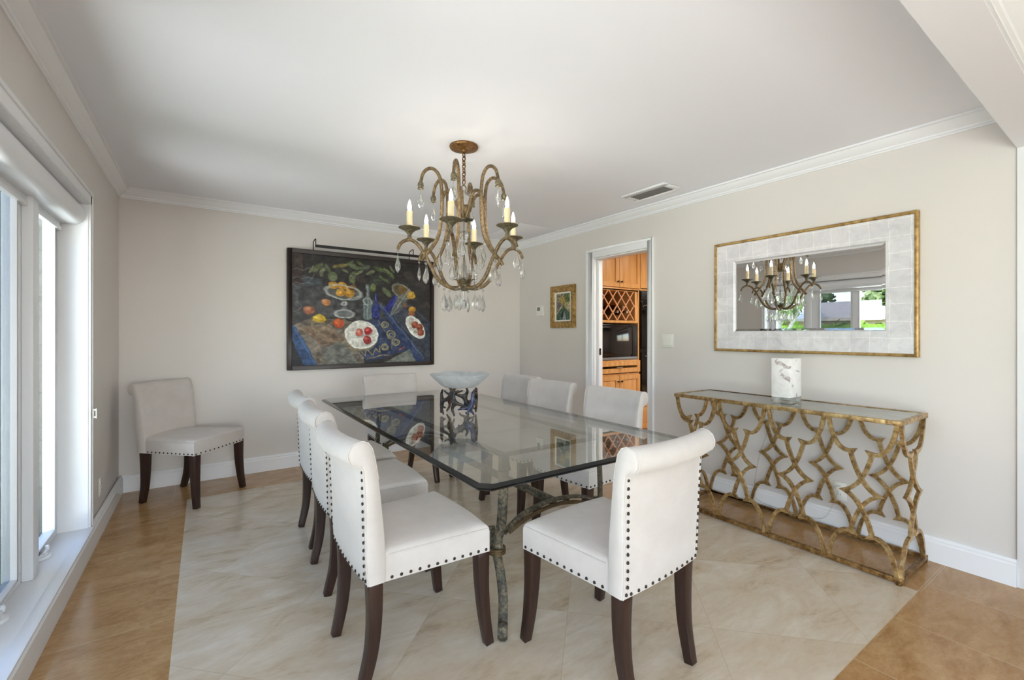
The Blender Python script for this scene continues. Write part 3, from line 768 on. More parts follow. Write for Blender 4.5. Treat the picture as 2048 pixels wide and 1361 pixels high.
class Painter:
    def __init__(s, nc, nr, x0, x1, y0, y1, seed):
        s.rng = np.random.default_rng(seed); s.nc, s.nr = nc, nr
        X, Y = np.meshgrid(np.linspace(x0, x1, nc), np.linspace(y0, y1, nr))
        s.u = (X-x0)/(x1-x0); s.vv = (Y-y0)/(y1-y0)
        s.nx = s.noise(26); s.ny = s.noise(26)
        s.X = X+s.nx*4*(x1-x0)/1310; s.Y = Y+s.ny*4*(x1-x0)/1310; s.C = np.zeros((nr, nc, 3))
    def noise(s, cells):
        out = np.zeros((s.nr, s.nc))
        for o, (c, a) in enumerate(((cells, 1), (cells*2, .5), (cells*4, .3))):
            g = s.rng.standard_normal((c+2, c+2)); fx = s.u*c; fy = s.vv*c
            i = np.clip(fx.astype(int), 0, c); j = np.clip(fy.astype(int), 0, c); tx = fx-i; ty = fy-j
            tx = tx*tx*(3-2*tx); ty = ty*ty*(3-2*ty)
            out += a*((g[j, i]*(1-tx)+g[j, i+1]*tx)*(1-ty)+(g[j+1, i]*(1-tx)+g[j+1, i+1]*tx)*ty)
        return out/1.2
    def put(s, m, col, vary=8):
        col = np.array(col, float); n = s.noise(30)[..., None]*vary
        s.C = s.C*(1-m[..., None])+(col+n)*m[..., None]
    def ell(s, cx, cy, rx, ry, rot, col, soft=.06, a=1, vary=8):
        r = math.radians(rot); dx = s.X-cx; dy = s.Y-cy
        e = np.sqrt(((dx*math.cos(r)+dy*math.sin(r))/rx)**2+((-dx*math.sin(r)+dy*math.cos(r))/ry)**2)
        s.put(a*np.clip((1-e)/soft+.5, 0, 1), col, vary)
    def ring(s, cx, cy, rx, ry, rot, w, col, a=1):
        r = math.radians(rot); dx = s.X-cx; dy = s.Y-cy
        e = np.sqrt(((dx*math.cos(r)+dy*math.sin(r))/rx)**2+((-dx*math.sin(r)+dy*math.cos(r))/ry)**2)
        s.put(a*np.clip(1.4-np.abs(e-1)*min(rx, ry)/w, 0, 1), col, 6)
    def poly(s, pts, col, a=1, vary=10):
        ins = np.zeros(s.X.shape, bool); n = len(pts)
        for i in range(n):
            x1, y1 = pts[i]; x2, y2 = pts[(i+1) % n]
            if y1 == y2: continue
            c = ((y1 > s.Y) != (y2 > s.Y)) & (s.X < (x2-x1)*(s.Y-y1)/(y2-y1)+x1); ins ^= c
        s.put(ins*float(a), col, vary)
    def line(s, pts, w, col, a=1):
        m = np.zeros(s.X.shape)
        for (x1, y1), (x2, y2) in zip(pts[:-1], pts[1:]):
            dx, dy = x2-x1, y2-y1; t = np.clip(((s.X-x1)*dx+(s.Y-y1)*dy)/(dx*dx+dy*dy+1e-9), 0, 1)
            d = np.hypot(s.X-x1-t*dx, s.Y-y1-t*dy); m = np.maximum(m, np.clip(1.5-d/(w*.5), 0, 1))
        s.put(m*a, col, 6)

def still_life():
    p = Painter(300, 236, 108, 1418, 200, 1235, 3)
    p.put(np.ones(p.X.shape), (44, 41, 40), 7)
    p.poly([(100, 150), (205, 150), (205, 480), (100, 480)], (52, 40, 36)); p.line([(205, 190), (205, 470)], 10, (24, 20, 20))
    p.poly([(100, 500), (360, 470), (720, 560), (900, 620), (1020, 760), (800, 840), (480, 780), (100, 850)], (66, 67, 70), .9, 12)
    p.poly([(200, 400), (360, 430), (360, 480), (200, 500)], (70, 82, 90), .7)
    p.poly([(108, 860), (260, 800), (560, 800), (700, 860), (740, 1250), (320, 1250)], (112, 103, 92), 1, 18)
    p.poly([(160, 880), (420, 860), (560, 1000), (360, 1060)], (124, 100, 80), .7, 18)
    p.poly([(360, 1080), (560, 1000), (700, 1250), (400, 1250)], (104, 108, 104), .7, 16)
    p.poly([(300, 640), (460, 600), (470, 780), (340, 800)], (84, 82, 86), .6)
    p.poly([(100, 860), (140, 870), (330, 1250), (215, 1250), (100, 960)], (46, 74, 116), 1, 14)
    p.line([(128, 880), (310, 1240)], 14, (74, 104, 146), .8); p.poly([(100, 1010), (215, 1250), (100, 1250)], (30, 33, 40))
    # right-hand table and blue cloth
    p.poly([(900, 700), (1100, 640), (1430, 860), (1430, 1250), (1340, 1250)], (50, 56, 68), 1, 12)
    p.poly([(690, 830), (950, 780), (1200, 1080), (1180, 1110), (770, 1225), (640, 1060)], (40, 52, 84), 1, 12)
    p.poly([(880, 650), (960, 690), (1360, 1250), (1270, 1250)], (44, 62, 100), 1, 12)
    p.line([(890, 640), (1345, 1200)], 12, (92, 112, 148), .7); p.line([(930, 640), (1250, 1010)], 8, (84, 102, 134), .6)
    p.poly([(900, 1250), (1190, 1100), (1260, 1250)], (112, 116, 110), 1, 12)
    p.line([(1190, 640), (1420, 840)], 14, (60, 80, 116), .7); p.poly([(1080, 780), (1420, 1000), (1420, 1080), (1200, 960)], (58, 66, 78), .6)
    for (x, y, r_) in ((940, 850, 34), (1000, 950, 40), (1050, 1030, 34), (940, 1075, 30)):
        p.ring(x, y, r_, r_*.9, 20, 6, (172, 160, 108), .9); p.ring(x, y, r_*.5, r_*.4, -20, 5, (150, 146, 118), .8)
    p.line([(870, 810), (930, 900), (1010, 1010), (1010, 1090)], 7, (140, 138, 110), .8)
    p.line([(690, 1090), (740, 1160), (770, 1100), (820, 1150), (850, 1090), (890, 1130), (890, 1070)], 8, (178, 158, 92), .9)
    p.line([(760, 1190), (820, 1180), (880, 1160), (970, 1160)], 9, (170, 140, 92), .8); p.line([(860, 990), (920, 990), (880, 1030)], 6, (110, 128, 150), .8)
    p.line([(1080, 1110), (1130, 1080)], 9, (170, 84, 76), .9)
    # leaves
    G = (84, 92, 62)
    for (x, y, rx, ry, ro, c) in ((320, 320, 62, 20, -45, (92, 100, 66)), (410, 320, 50, 18, 60, (88, 98, 68)), (520, 285, 72, 18, -18, (122, 110, 60)), (640, 280, 66, 24, 25, (96, 106, 76)),
            (740, 285, 60, 22, -15, (84, 92, 72)), (900, 285, 74, 26, 12, (86, 100, 62)), (990, 330, 60, 24, 40, (80, 96, 58)), (450, 395, 44, 46, 0, (96, 108, 74)), (630, 385, 30, 58, 20, (100, 110, 78)),
            (930, 385, 62, 18, 30, (78, 90, 58)), (820, 480, 30, 44, 10, (92, 104, 60)), (960, 520, 64, 24, 45, (92, 104, 72)), (690, 340, 44, 14, -30, (110, 118, 84)), (860, 400, 40, 50, 0, (62, 70, 60))):
        p.ell(x, y, rx, ry, ro, c, .25, .92, 14); p.line([(x-rx*.7*math.cos(math.radians(ro)), y-rx*.7*math.sin(math.radians(ro))), (x+rx*.7*math.cos(math.radians(ro)), y+rx*.7*math.sin(math.radians(ro)))], 5, (138, 142, 108), .55)
    for (x, y, rx, ry, ro) in ((270, 345, 40, 12, -60), (360, 355, 20, 50, 15), (560, 330, 30, 14, 30), (600, 250, 40, 14, -30), (700, 250, 40, 16, 20), (800, 330, 50, 18, -30), (1010, 280, 44, 14, 55), (640, 430, 14, 34, 10), (960, 300, 40, 12, 30)):
        p.ell(x, y, rx, ry, ro, (112, 122, 84), .3, .75, 14)
    for pts in (((430, 300), (470, 240), (520, 215)), ((760, 440), (840, 380), (900, 300)), ((1040, 420), (1000, 350), (940, 300)), ((600, 430), (650, 350), (690, 290))): p.line(list(pts), 6, (58, 66, 48), .8)
    for (x, y) in ((700, 400), (1180, 330), (1300, 420), (1380, 640)): p.ell(x, y, 60, 34, 20, (66, 58, 56), .6, .6, 16)
    # left glass vase
    for y in (360, 440, 490): p.line([(110, y), (150, y-20), (200, y-6), (240, y-24), (280, y-20)], 6, (128, 132, 130), .6)
    p.line([(290, 380), (250, 470), (110, 500)], 6, (120, 124, 122), .7); p.line([(150, 640), (190, 700), (120, 735)], 6, (130, 132, 130), .6)
    # fruit bowl on a stand
    p.ell(550, 540, 162, 70, 8, (92, 92, 88), .1, .8)
    def fruit(x, y, rx, ry, c, hi):
        p.ell(x, y, rx, ry, 0, c, .12, 1, 12); p.ell(x-rx*.25, y-ry*.3, rx*.5, ry*.45, 0, hi, .8, .8)
    for (x, y) in ((455, 480), (535, 475), (610, 500), (520, 545), (600, 550)): fruit(x, y, 44, 36, (186, 132, 44), (222, 182, 84))
    fruit(625, 490, 40, 34, (110, 78, 44), (140, 104, 60))
    p.ring(550, 540, 162, 66, 8, 8, (176, 182, 178), .8); p.line([(400, 560), (540, 612), (690, 570)], 8, (190, 194, 190), .8)
    p.poly([(530, 615), (575, 615), (570, 680), (640, 745), (600, 785), (500, 785), (465, 750), (540, 680)], (120, 124, 124), .75); p.ring(555, 750, 85, 36, 0, 7, (188, 190, 186), .8); p.ring(553, 655, 24, 14, 0, 6, (190, 190, 186), .8)
    # bottles
    p.poly([(755, 450), (785, 450), (790, 560), (815, 620), (810, 800), (730, 800), (728, 620), (755, 560)], (112, 128, 130), .8, 14)
    p.line([(770, 460), (772, 560), (770, 790)], 10, (178, 190, 186), .6); p.ring(770, 620, 40, 34, 0, 6, (168, 178, 176), .7); p.line([(735, 620), (735, 795)], 6, (164, 174, 172), .7)
    p.poly([(840, 530), (862, 530), (866, 620), (890, 680), (884, 795), (816, 795), (812, 690), (838, 620)], (30, 38, 104), 1, 10); p.line([(850, 540), (850, 610)], 6, (120, 140, 190), .8); p.ring(852, 735, 22, 40, 0, 5, (74, 92, 170), .7)
    p.poly([(1040, 540), (1070, 560), (1030, 660), (970, 730), (930, 690), (970, 620)], (34, 40, 120), 1, 10); p.line([(1050, 560), (980, 690)], 6, (86, 100, 180), .7)
    # tilted glass and fruit on the right
    p.ell(1110, 500, 104, 60, 30, (92, 82, 56), .12, .9); p.ell(1130, 490, 60, 40, 30, (120, 92, 50), .3, .9); p.ring(1110, 500, 106, 62, 30, 8, (150, 152, 136), .8)
    p.poly([(1050, 560), (1190, 470), (1160, 600), (1080, 720), (990, 770), (1000, 730)], (120, 124, 120), .65); p.line([(1190, 470), (1010, 750)], 9, (176, 178, 172), .6); p.line([(1080, 560), (990, 760)], 7, (160, 164, 160), .6)
    fruit(1210, 535, 44, 40, (186, 144, 50), (220, 190, 96)); fruit(1220, 685, 38, 32, (190, 138, 48), (222, 178, 82)); fruit(1215, 730, 34, 26, (150, 92, 50), (180, 122, 74)); fruit(1150, 640, 32, 28, (104, 78, 62), (126, 100, 82))
    # loose fruit
    for (x, y, rx, ry, c, hi) in ((250, 720, 46, 42, (154, 92, 66), (204, 150, 110)), (335, 800, 58, 42, (200, 164, 40), (236, 210, 96)), (505, 840, 50, 46, (176, 70, 28), (226, 124, 60)), (392, 640, 44, 32, (180, 124, 78), (214, 160, 110))):
        p.ell(x+10, y+ry*.9, rx*1.1, ry*.5, 0, (84, 76, 66), .5, .7); fruit(x, y, rx, ry, c, hi)
    p.ring(330, 870, 60, 40, 0, 6, (150, 134, 96), .6); p.line([(340, 930), (440, 1010), (560, 1020)], 12, (150, 128, 100), .6)
    # plates
    p.ell(700, 990, 160, 135, 0, (134, 122, 98), .2, .8); p.ell(716, 952, 152, 136, 8, (214, 212, 204), .03); p.ell(712, 962, 122, 106, 8, (196, 194, 186), .2, .8); p.ell(660, 985, 60, 50, 0, (224, 224, 216), .7, .7); p.ring(716, 952, 150, 134, 8, 7, (236, 234, 226), .9)
    for (x, y, rx, ry, c, hi) in ((692, 930, 34, 36, (176, 84, 74), (224, 164, 140)), (772, 910, 38, 38, (160, 38, 44), (220, 108, 104)), (765, 1000, 36, 44, (142, 44, 46), (206, 104, 96))):
        p.ell(x+10, y+30, rx, ry*.6, 0, (150, 140, 132), .5, .7); fruit(x, y, rx, ry, c, hi)
    p.ell(1256, 872, 134, 74, 52, (208, 206, 198), .04); p.ell(1256, 872, 104, 50, 52, (180, 176, 168), .3, .8); p.ring(1256, 872, 132, 72, 52, 6, (230, 228, 220), .9)
    for (x, y) in ((1245, 845), (1300, 870), (1312, 925)): fruit(x, y, 36, 38, (122, 56, 38), (184, 108, 76))
    p.C *= (1+.10*p.noise(60))[..., None]; return np.clip(p.C, 8, 246)
PX0, PX1, PZ0, PZ1 = 1.178, 2.682, .926, 2.088
pt = thing('still_life_painting', 'large dark framed still life painting of fruit and bottles on the back wall', 'painting', ((PX0+PX1)/2, 0, (PZ0+PZ1)/2))
w_, h_ = PX1-PX0, PZ1-PZ0
f = MB(); fw = .042
for (x0, x1, z0, z1) in ((-w_/2, -w_/2+fw, -h_/2, h_/2), (w_/2-fw, w_/2, -h_/2, h_/2), (-w_/2+fw, w_/2-fw, -h_/2, -h_/2+fw), (-w_/2+fw, w_/2-fw, h_/2-fw, h_/2)): f.box(x0, x1, -.045, -.002, z0, z1)
f.build('frame', M['black_lacquer'], pt, bevel=.003)
paint_mesh('canvas', w_-2*fw+.004, h_-2*fw+.004, still_life(), M['oil_paint'], pt, Matrix.Translation((0, -.030, 0)))
pl = thing('picture_light', 'long thin black picture light bar above the still life painting', 'picture light', (1.93, 0, PZ1))
MB().box(-.525, .525, -.165, -.135, .012, .036).build('lamp_bar', M['black_metal'], pl, bevel=.004)
for sx in (-1, 1):
    x = sx*.52 if sx < 0 else .46
    MB().tube([(x, -.035, .0), (x, -.035, .075), (x, -.05, .085), (x, -.13, .095), (x, -.15, .09), (x, -.15, .03)], .0045, 8).build('bracket', M['black_metal'], pl)

def garden_scene():
    p = Painter(70, 110, 0, 100, 0, 160, 11)
    p.put(np.ones(p.X.shape), (120, 112, 88), 34)
    p.poly([(0, 0), (60, 0), (40, 60), (0, 80)], (140, 132, 110), .8, 40); p.poly([(60, 0), (100, 0), (100, 70), (75, 60)], (84, 104, 54), .9, 40)
    p.ell(45, 45, 22, 26, 0, (166, 142, 74), .4, .9, 40); p.ell(82, 78, 24, 26, 30, (176, 164, 122), .4, .9, 36); p.ell(20, 72, 20, 20, 0, (112, 98, 108), .4, .8, 36)
    p.poly([(0, 160), (0, 120), (40, 76), (70, 90), (100, 112), (100, 160)], (66, 88, 70), 1, 28)
    p.line([(5, 120), (45, 68), (95, 112)], 6, (150, 138, 92), .9); p.line([(0, 128), (40, 80)], 4, (210, 204, 176), .8)
    p.ell(48, 126, 12, 22, 15, (28, 34, 38), .5, .9); p.poly([(44, 160), (56, 104), (72, 160)], (150, 164, 168), .9, 24); p.line([(60, 96), (50, 62)], 4, (40, 44, 36), .8)
    return np.clip(p.C*(1+.2*p.noise(40))[..., None], 10, 240)
sp = thing('framed_picture', 'small gilt framed garden picture beside the thermostat', 'picture', (W, -.862, 1.581), -PI/2)
w_, h_ = .415, .48
f = MB()
fp = [(0, -.002), (.0, -.030), (.02, -.036), (.045, -.026), (.06, -.028), (.075, -.016), (.075, -.002)]
def mitre_frame(m, w, h, prof):
    ring = []
    for (d, y) in prof: ring.append([(-w/2+d, y, -h/2+d), (w/2-d, y, -h/2+d), (w/2-d, y, h/2-d), (-w/2+d, y, h/2-d)])
    vv = [p for r in ring for p in r]; n = len(prof); ff = []
    for a in range(n):
        for k in range(4): ff.append((a*4+k, a*4+(k+1) % 4, ((a+1) % n)*4+(k+1) % 4, ((a+1) % n)*4+k))
    return m.add(vv, ff)
mitre_frame(f, w_, h_, fp).build('frame', M['gilt'], sp, angle=20)
mitre_frame(MB(), w_-.148, h_-.148, [(0, -.002), (0, -.018), (.016, -.014), (.016, -.002)]).build('liner', M['plastic'], sp, angle=20)
paint_mesh('canvas', w_-.176, h_-.176, garden_scene(), M['oil_paint'], sp, Matrix.Translation((0, -.010, 0)))
for o in sp.children:
    if o.name.startswith('canvas'): o.scale = (1, .4, 1)

# ------------------------------------------------------------------ mirror over the console
mr = thing('wall_mirror', 'wide rectangular mirror with silver leaf frame above the gold console', 'mirror', (W, -3.325, 1.557), -PI/2)
w_, h_ = 1.232, .838
mitre_frame(MB(), w_, h_, [(0, -.002), (0, -.036), (.006, -.042), (.015, -.040), (.019, -.032), (.019, -.002)]).build('gold_edge', M['gilt'], mr, angle=30)
mitre_frame(MB(), w_-.036, h_-.036, [(0, -.002), (0, -.030), (.132, -.026), (.136, -.020), (.136, -.002)]).build('frame', M['silver_leaf'], mr, angle=20)
gw, gh = w_-.036-.27, h_-.036-.27
gm = MB(); bvl = .018
o_ = [(-gw/2, -.012, -gh/2), (gw/2, -.012, -gh/2), (gw/2, -.012, gh/2), (-gw/2, -.012, gh/2)]; i_ = [(-gw/2+bvl, -.0145, -gh/2+bvl), (gw/2-bvl, -.0145, -gh/2+bvl), (gw/2-bvl, -.0145, gh/2-bvl), (-gw/2+bvl, -.0145, gh/2-bvl)]
bk = [(p[0], -.004, p[2]) for p in o_]
gm.add(o_+i_+bk, [(4, 5, 6, 7)]+[(k, (k+1) % 4, 4+(k+1) % 4, 4+k) for k in range(4)]+[(k, 8+k, 8+(k+1) % 4, (k+1) % 4) for k in range(4)]+[(8, 9, 10, 11)])
gm.build('mirror_glass', M['mirror'], mr, angle=2)

# ------------------------------------------------------------------ gold console with interlaced bars
CX0, CX1, CY0, CY1, CZ = 3.415, 3.862, -3.985, -2.665, .83
cn = thing('console_table', 'antique gold console table with openwork interlaced bars and mirrored top', 'console table', ((CX0+CX1)/2, (CY0+CY1)/2, 0))
ax, ay = (CX1-CX0)/2, (CY1-CY0)/2; B = .0105
def arc(p0, p1, bul, n=8):
    p0, p1 = Vector(p0), Vector(p1); d = p1-p0; nn = Vector((-d.y, d.x)); return [p0+d*(k/n)+nn*bul*4*(k/n)*(1-k/n) for k in range(n+1)]
def strand():
    """one bar of a module, u across 0..1 and v height 0..1, from the left top node to the left bottom node by way of the right diamond corner"""
    up = arc((.030, 1.0), (.385, .785), -.21)+[Vector((.355, .765))]+arc((.355, .765), (.735, .50), -.12)[1:]
    lo = [Vector((p.x, 1-p.y)) for p in up][::-1]
    return up[:-1]+[Vector((.735, .50))]+lo[1:]
ST = strand()
def sweep(m, pts, nrm, w, d):
    """square bar along a planar polyline with mitred corners"""
    pts = [Vector(p) for p in pts]; nrm = Vector(nrm); n = len(pts); vv = []; ff = []
    for i in range(n):
        a = (pts[i]-pts[i-1]).normalized() if i else (pts[1]-pts[0]).normalized()
        b = (pts[i+1]-pts[i]).normalized() if i < n-1 else a
        t = (a+b)
        t = t.normalized() if t.length > 1e-4 else a
        s = nrm.cross(t).normalized(); k = 1/max(.45, math.sqrt(max(0, (1+a.dot(b))/2)))
        for (p, q) in ((-1, -1), (1, -1), (1, 1), (-1, 1)): vv.append(pts[i]+s*w*k*p+nrm*d*q)
    for i in range(n-1):
        for k in range(4): ff.append((i*4+k, i*4+(k+1) % 4, (i+1)*4+(k+1) % 4, (i+1)*4+k))
    ff += [(0, 1, 2, 3), tuple((n-1)*4+k for k in range(4))]
    m.add(vv, ff)
def lattice(org, e, width, nrm, mods):
    z0, z1 = .032, CZ-.022; org = Vector(org); e = Vector(e)
    for k in range(mods):
        m = MB()
        for mir in (0, 1):
            pts = []
            for p in ST:
                u = (1-p.x if mir else p.x); pts.append(org+e*(width*(k+u)/mods)+Vector((0, 0, z0+(z1-z0)*p.y)))
            # slight weave so the bars pass over one another
            off = Vector(nrm)*(.004 if mir else -.004)
            sweep(m, [q+off for q in pts], nrm, B*.95, B*.8)
        m.build('openwork_panel', M['gold'], cn, angle=35)
lattice((-ax+.010, -ay+.008, 0), (0, 1, 0), 2*ay-.016, (1, 0, 0), 4)
lattice((ax-.010, -ay+.008, 0), (0, 1, 0), 2*ay-.016, (1, 0, 0), 4)
lattice((-ax+.008, -ay+.010, 0), (1, 0, 0), 2*ax-.016, (0, 1, 0), 1)
lattice((-ax+.008, ay-.010, 0), (1, 0, 0), 2*ax-.016, (0, 1, 0), 1)
def rect_frame(z0, z1, w):
    m = MB()
    for s in (-1, 1):
        m.box(min(s*ax, s*(ax-w)), max(s*ax, s*(ax-w)), -ay, ay, z0, z1)
        m.box(-ax+w, ax-w, min(s*ay, s*(ay-w)), max(s*ay, s*(ay-w)), z0, z1)
    return m
rect_frame(CZ-.024, CZ, .020).build('top_frame', M['gold'], cn, bevel=.002)
rect_frame(.012, .036, .020).build('base_frame', M['gold_dark'], cn, bevel=.002)
MB().box(-ax+.016, ax-.016, -ay+.016, ay-.016, CZ-.012, CZ-.003).build('mirrored_top', M['antique_mirror'], cn)
for sx in (-1, 1):
    for sy in (-1, 1): MB().lathe([(.014, 0), (.015, .004), (.008, .006), (.006, .013)], 14, Matrix.Translation((sx*(ax-.014), sy*(ay-.014), 0))).build('foot', M['gold_dark'], cn)

# marble lamp base on its acrylic foot, with its clear cord
lp = thing('marble_block', 'white marble block on a clear acrylic foot standing on the gold console', 'marble block', (3.64, -3.345, CZ))
MB().box(-.08, .08, -.055, .055, .036, .285).build('block', M['marble'], lp, bevel=.002)
MB().box(-.08, .08, -.055, .055, .0005, .035).build('acrylic_foot', M['acrylic'], lp, bevel=.002)
cd = MB().tube(smooth([(3.70, -3.29, CZ+.004), (3.80, -3.24, CZ+.004), (3.874, -3.18, CZ-.01), (3.876, -3.12, .60), (3.873, -3.05, .35), (3.872, -3.02, .12), (3.872, -3.06, .05), (3.872, -3.25, .042), (3.872, -3.40, .046), (3.872, -3.48, .08), (3.872, -3.53, .20), (3.876, -3.548, .272)], 8), .0025, 6)
cdo = tag(cd.build('lamp_cord', M['acrylic']), 'thin clear cord running from the marble block down behind the console', 'cord')
MB().box(3.872, 3.896, -3.560, -3.538, .271, .295).build('plug', M['plastic'], cdo, bevel=.003)
# ------------------------------------------------------------------ chandelier
KX, KY = 1.866, -2.262
ch = thing('chandelier', 'six arm bronze candle chandelier hung with crystal drops over the table', 'chandelier', (KX, KY, H))
def Z(z): return z-H
MB().lathe([(.088, Z(H)), (.090, Z(H)-.006), (.086, Z(H)-.014), (.06, Z(H)-.022), (.022, Z(H)-.028), (.018, Z(H)-.040), (.0, Z(H)-.040)], 32).build('canopy', M['rust'], ch)
# chain
for k in range(8):
    z = Z(2.385)-k*.024; mt = Matrix.Translation((0, 0, z)) @ Matrix.Rotation((k % 2)*PI/2+.4, 4, 'Z')
    pts = [(.0105*math.cos(a), 0, .017*math.sin(a)) for a in [2*PI*j/14 for j in range(15)]]
    MB().tube(pts, .0034, 6, mt, cap=False).build('chain_link', M['rust'], ch)
MB().tube([(.016*math.cos(a), 0, Z(2.178)+.018*math.sin(a)) for a in [2*PI*j/16 for j in range(17)]], .0035, 6, cap=False).build('hanging_ring', M['chand'], ch)
MB().sphere((0, 0, Z(2.118)), .043, 20, 12).build('crystal_ball', M['crystal'], ch)
MB().lathe([(.012, Z(2.075)), (.030, Z(2.068)), (.040, Z(2.050)), (.034, Z(2.028)), (.018, Z(2.01)), (.012, Z(1.985)), (0, Z(1.98))], 20).build('upper_hub', M['chand'], ch)
def leaf(m, base, out, up, L, w):
    base, out, up = Vector(base), Vector(out).normalized(), Vector(up); sd = out.cross(Vector((0, 0, 1))).normalized()
    vv = []; ff = []; n = 6
    for k in range(n+1):
        t = k/n; c = base+out*L*t*.8+up*L*(t-.55*t*t); ww = w*math.sin(PI*min(1, .12+t*.88))*(1+.25*(k % 2))
        vv += [c-sd*ww, c+Vector((0, 0, .004)), c+sd*ww]
    for k in range(n):
        for j in range(2): a = k*3+j; ff.append((a, a+1, a+4, a+3))
    m.add(vv, ff)
lf = MB()
for k in range(8):
    a = 2*PI*k/8; d = (math.cos(a), math.sin(a), 0)
    leaf(lf, (.012*d[0], .012*d[1], Z(2.0)), d, (0, 0, -.55), .070, .019)
lo_ = lf.build('upper_leaves', M['chand_cup'], ch); lo_.modifiers.new('solid', 'SOLIDIFY').thickness = .0015
lf = MB()
for k in range(8):
    a = 2*PI*k/8+.2; d = (math.cos(a), math.sin(a), 0)
    leaf(lf, (.016*d[0], .016*d[1], Z(1.565)), d, (0, 0, 1.5), .064, .017)
lo_ = lf.build('lower_leaves', M['chand_cup'], ch); lo_.modifiers.new('solid', 'SOLIDIFY').thickness = .0015
MB().lathe([(.0, Z(1.535)), (.012, Z(1.54)), (.030, Z(1.555)), (.034, Z(1.575)), (.020, Z(1.59)), (0, Z(1.592))], 20).build('lower_hub', M['chand_cup'], ch)
MB().lathe([(0, Z(1.60)), (.034, Z(1.602)), (.036, Z(1.612)), (.028, Z(1.625)), (.031, Z(1.64)), (.022, Z(1.66)), (.018, Z(1.69)), (.010, Z(1.73)), (.006, Z(1.77)), (0, Z(1.775))], 16).build('glass_finial', M['crystal'], ch)
MB().tube([(0, 0, Z(1.98)), (0, 0, Z(1.592))], .003, 6).build('centre_rod', M['chand'], ch)
MB().sphere((0, 0, Z(1.885)), .030, 12, 8).build('crystal_ball', M['crystal'], ch, angle=10)
MB().sphere((0, 0, Z(1.455)), .030, 14, 9).tube([(0, 0, Z(1.535)), (0, 0, Z(1.484))], .004, 6).build('crystal_ball', M['crystal'], ch, angle=12)
ANG = [math.radians(d)-.60156 for d in (84, 24, -36, -96, -156, 144)]
arm_pts = smooth([(.030, 0, Z(1.560)), (.075, 0, Z(1.556)), (.130, 0, Z(1.575)), (.178, 0, Z(1.622)), (.212, 0, Z(1.688)), (.242, 0, Z(1.742)), (.278, 0, Z(1.795)), (.318, 0, Z(1.826)), (.355, 0, Z(1.825)), (.388, 0, Z(1.803)), (.405, 0, Z(1.768))], 5)
scr_pts = smooth([(.262, 0, Z(1.715)), (.245, 0, Z(1.742)), (.205, 0, Z(1.79)), (.165, 0, Z(1.86)), (.146, 0, Z(1.95)), (.140, 0, Z(2.06)), (.142, 0, Z(2.16)), (.155, 0, Z(2.228)), (.185, 0, Z(2.266)), (.220, 0, Z(2.268)), (.252, 0, Z(2.240)), (.268, 0, Z(2.190)), (.270, 0, Z(2.165))], 5)
con_pts = smooth([(.016, 0, Z(2.0)), (.040, 0, Z(2.05)), (.055, 0, Z(2.10)), (.085, 0, Z(2.145)), (.118, 0, Z(2.140)), (.137, 0, Z(2.10))], 5)
arm_m = MB().tube(arm_pts, lambda q: .0125-.003*q, 10).mesh('arm', M['chand'])
scr_m = MB().tube(scr_pts, lambda q: .0122-.0028*q, 10).mesh('scroll', M['chand'])
con_m = MB().tube(con_pts, .0105, 8).mesh('brace', M['chand'])
cup_m = MB().lathe([(0, 0), (.012, .002), (.014, .014), (.010, .022), (.016, .034), (.030, .050), (.050, .060), (.064, .066), (.063, .070), (.030, .066), (0, .066)], 24).mesh('candle_cup', M['chand_cup'])
cand_m = MB().lathe([(.0175, 0), (.0175, .10), (.014, .104), (0, .104)], 16).mesh('candle', M['candle'])
bulb_m = MB().lathe([(.007, 0), (.011, .012), (.0115, .024), (.0085, .040), (.004, .056), (.0005, .066)], 14).mesh('bulb', M['bulb'])
pet_m = MB().lathe([(.010, .016), (.016, .010), (.019, -.006), (.015, -.018), (.020, -.026)], 8, cap=False).mesh('petal_cap', M['chand_cup'])
def drop_mesh(w, L):
    m = MB(); prof = []; 
    for k in range(11):
        t = k/10; r = w*math.sin(PI*t**1.7)**.9 if 0 < t < 1 else 0.0004
        prof.append((max(r, .0004), -L*t))
    m.lathe(prof, 12, Matrix.Diagonal((1, .5, 1, 1)), cap=False); return m.mesh('crystal_drop', M['crystal'], 25)
drop_m = drop_mesh(.0235, .110); drop_l = drop_mesh(.026, .122)
bead_m = MB().lathe([(.0004, 0), (.0085, -.007), (.0085, -.011), (.0004, -.018)], 8, cap=False).lathe([(.0012, .008), (.0012, 0)], 6).lathe([(.0012, -.018), (.0012, -.026)], 6).mesh('bead', M['crystal'], 20)
def lk(name, me, parent, loc=(0,0,0), rz=0):
    o = bpy.data.objects.new(name, me); COL.objects.link(o); o.parent = parent; o.location = loc; o.rotation_euler = (0, 0, rz); return o
def drop(r, a, z, me=None, tw=0):
    o = lk('crystal_drop', me or drop_m, ch, (r*math.cos(a), r*math.sin(a), Z(z)-.026), a+tw)
    lk('bead', bead_m, o, (0, 0, .024)); return o
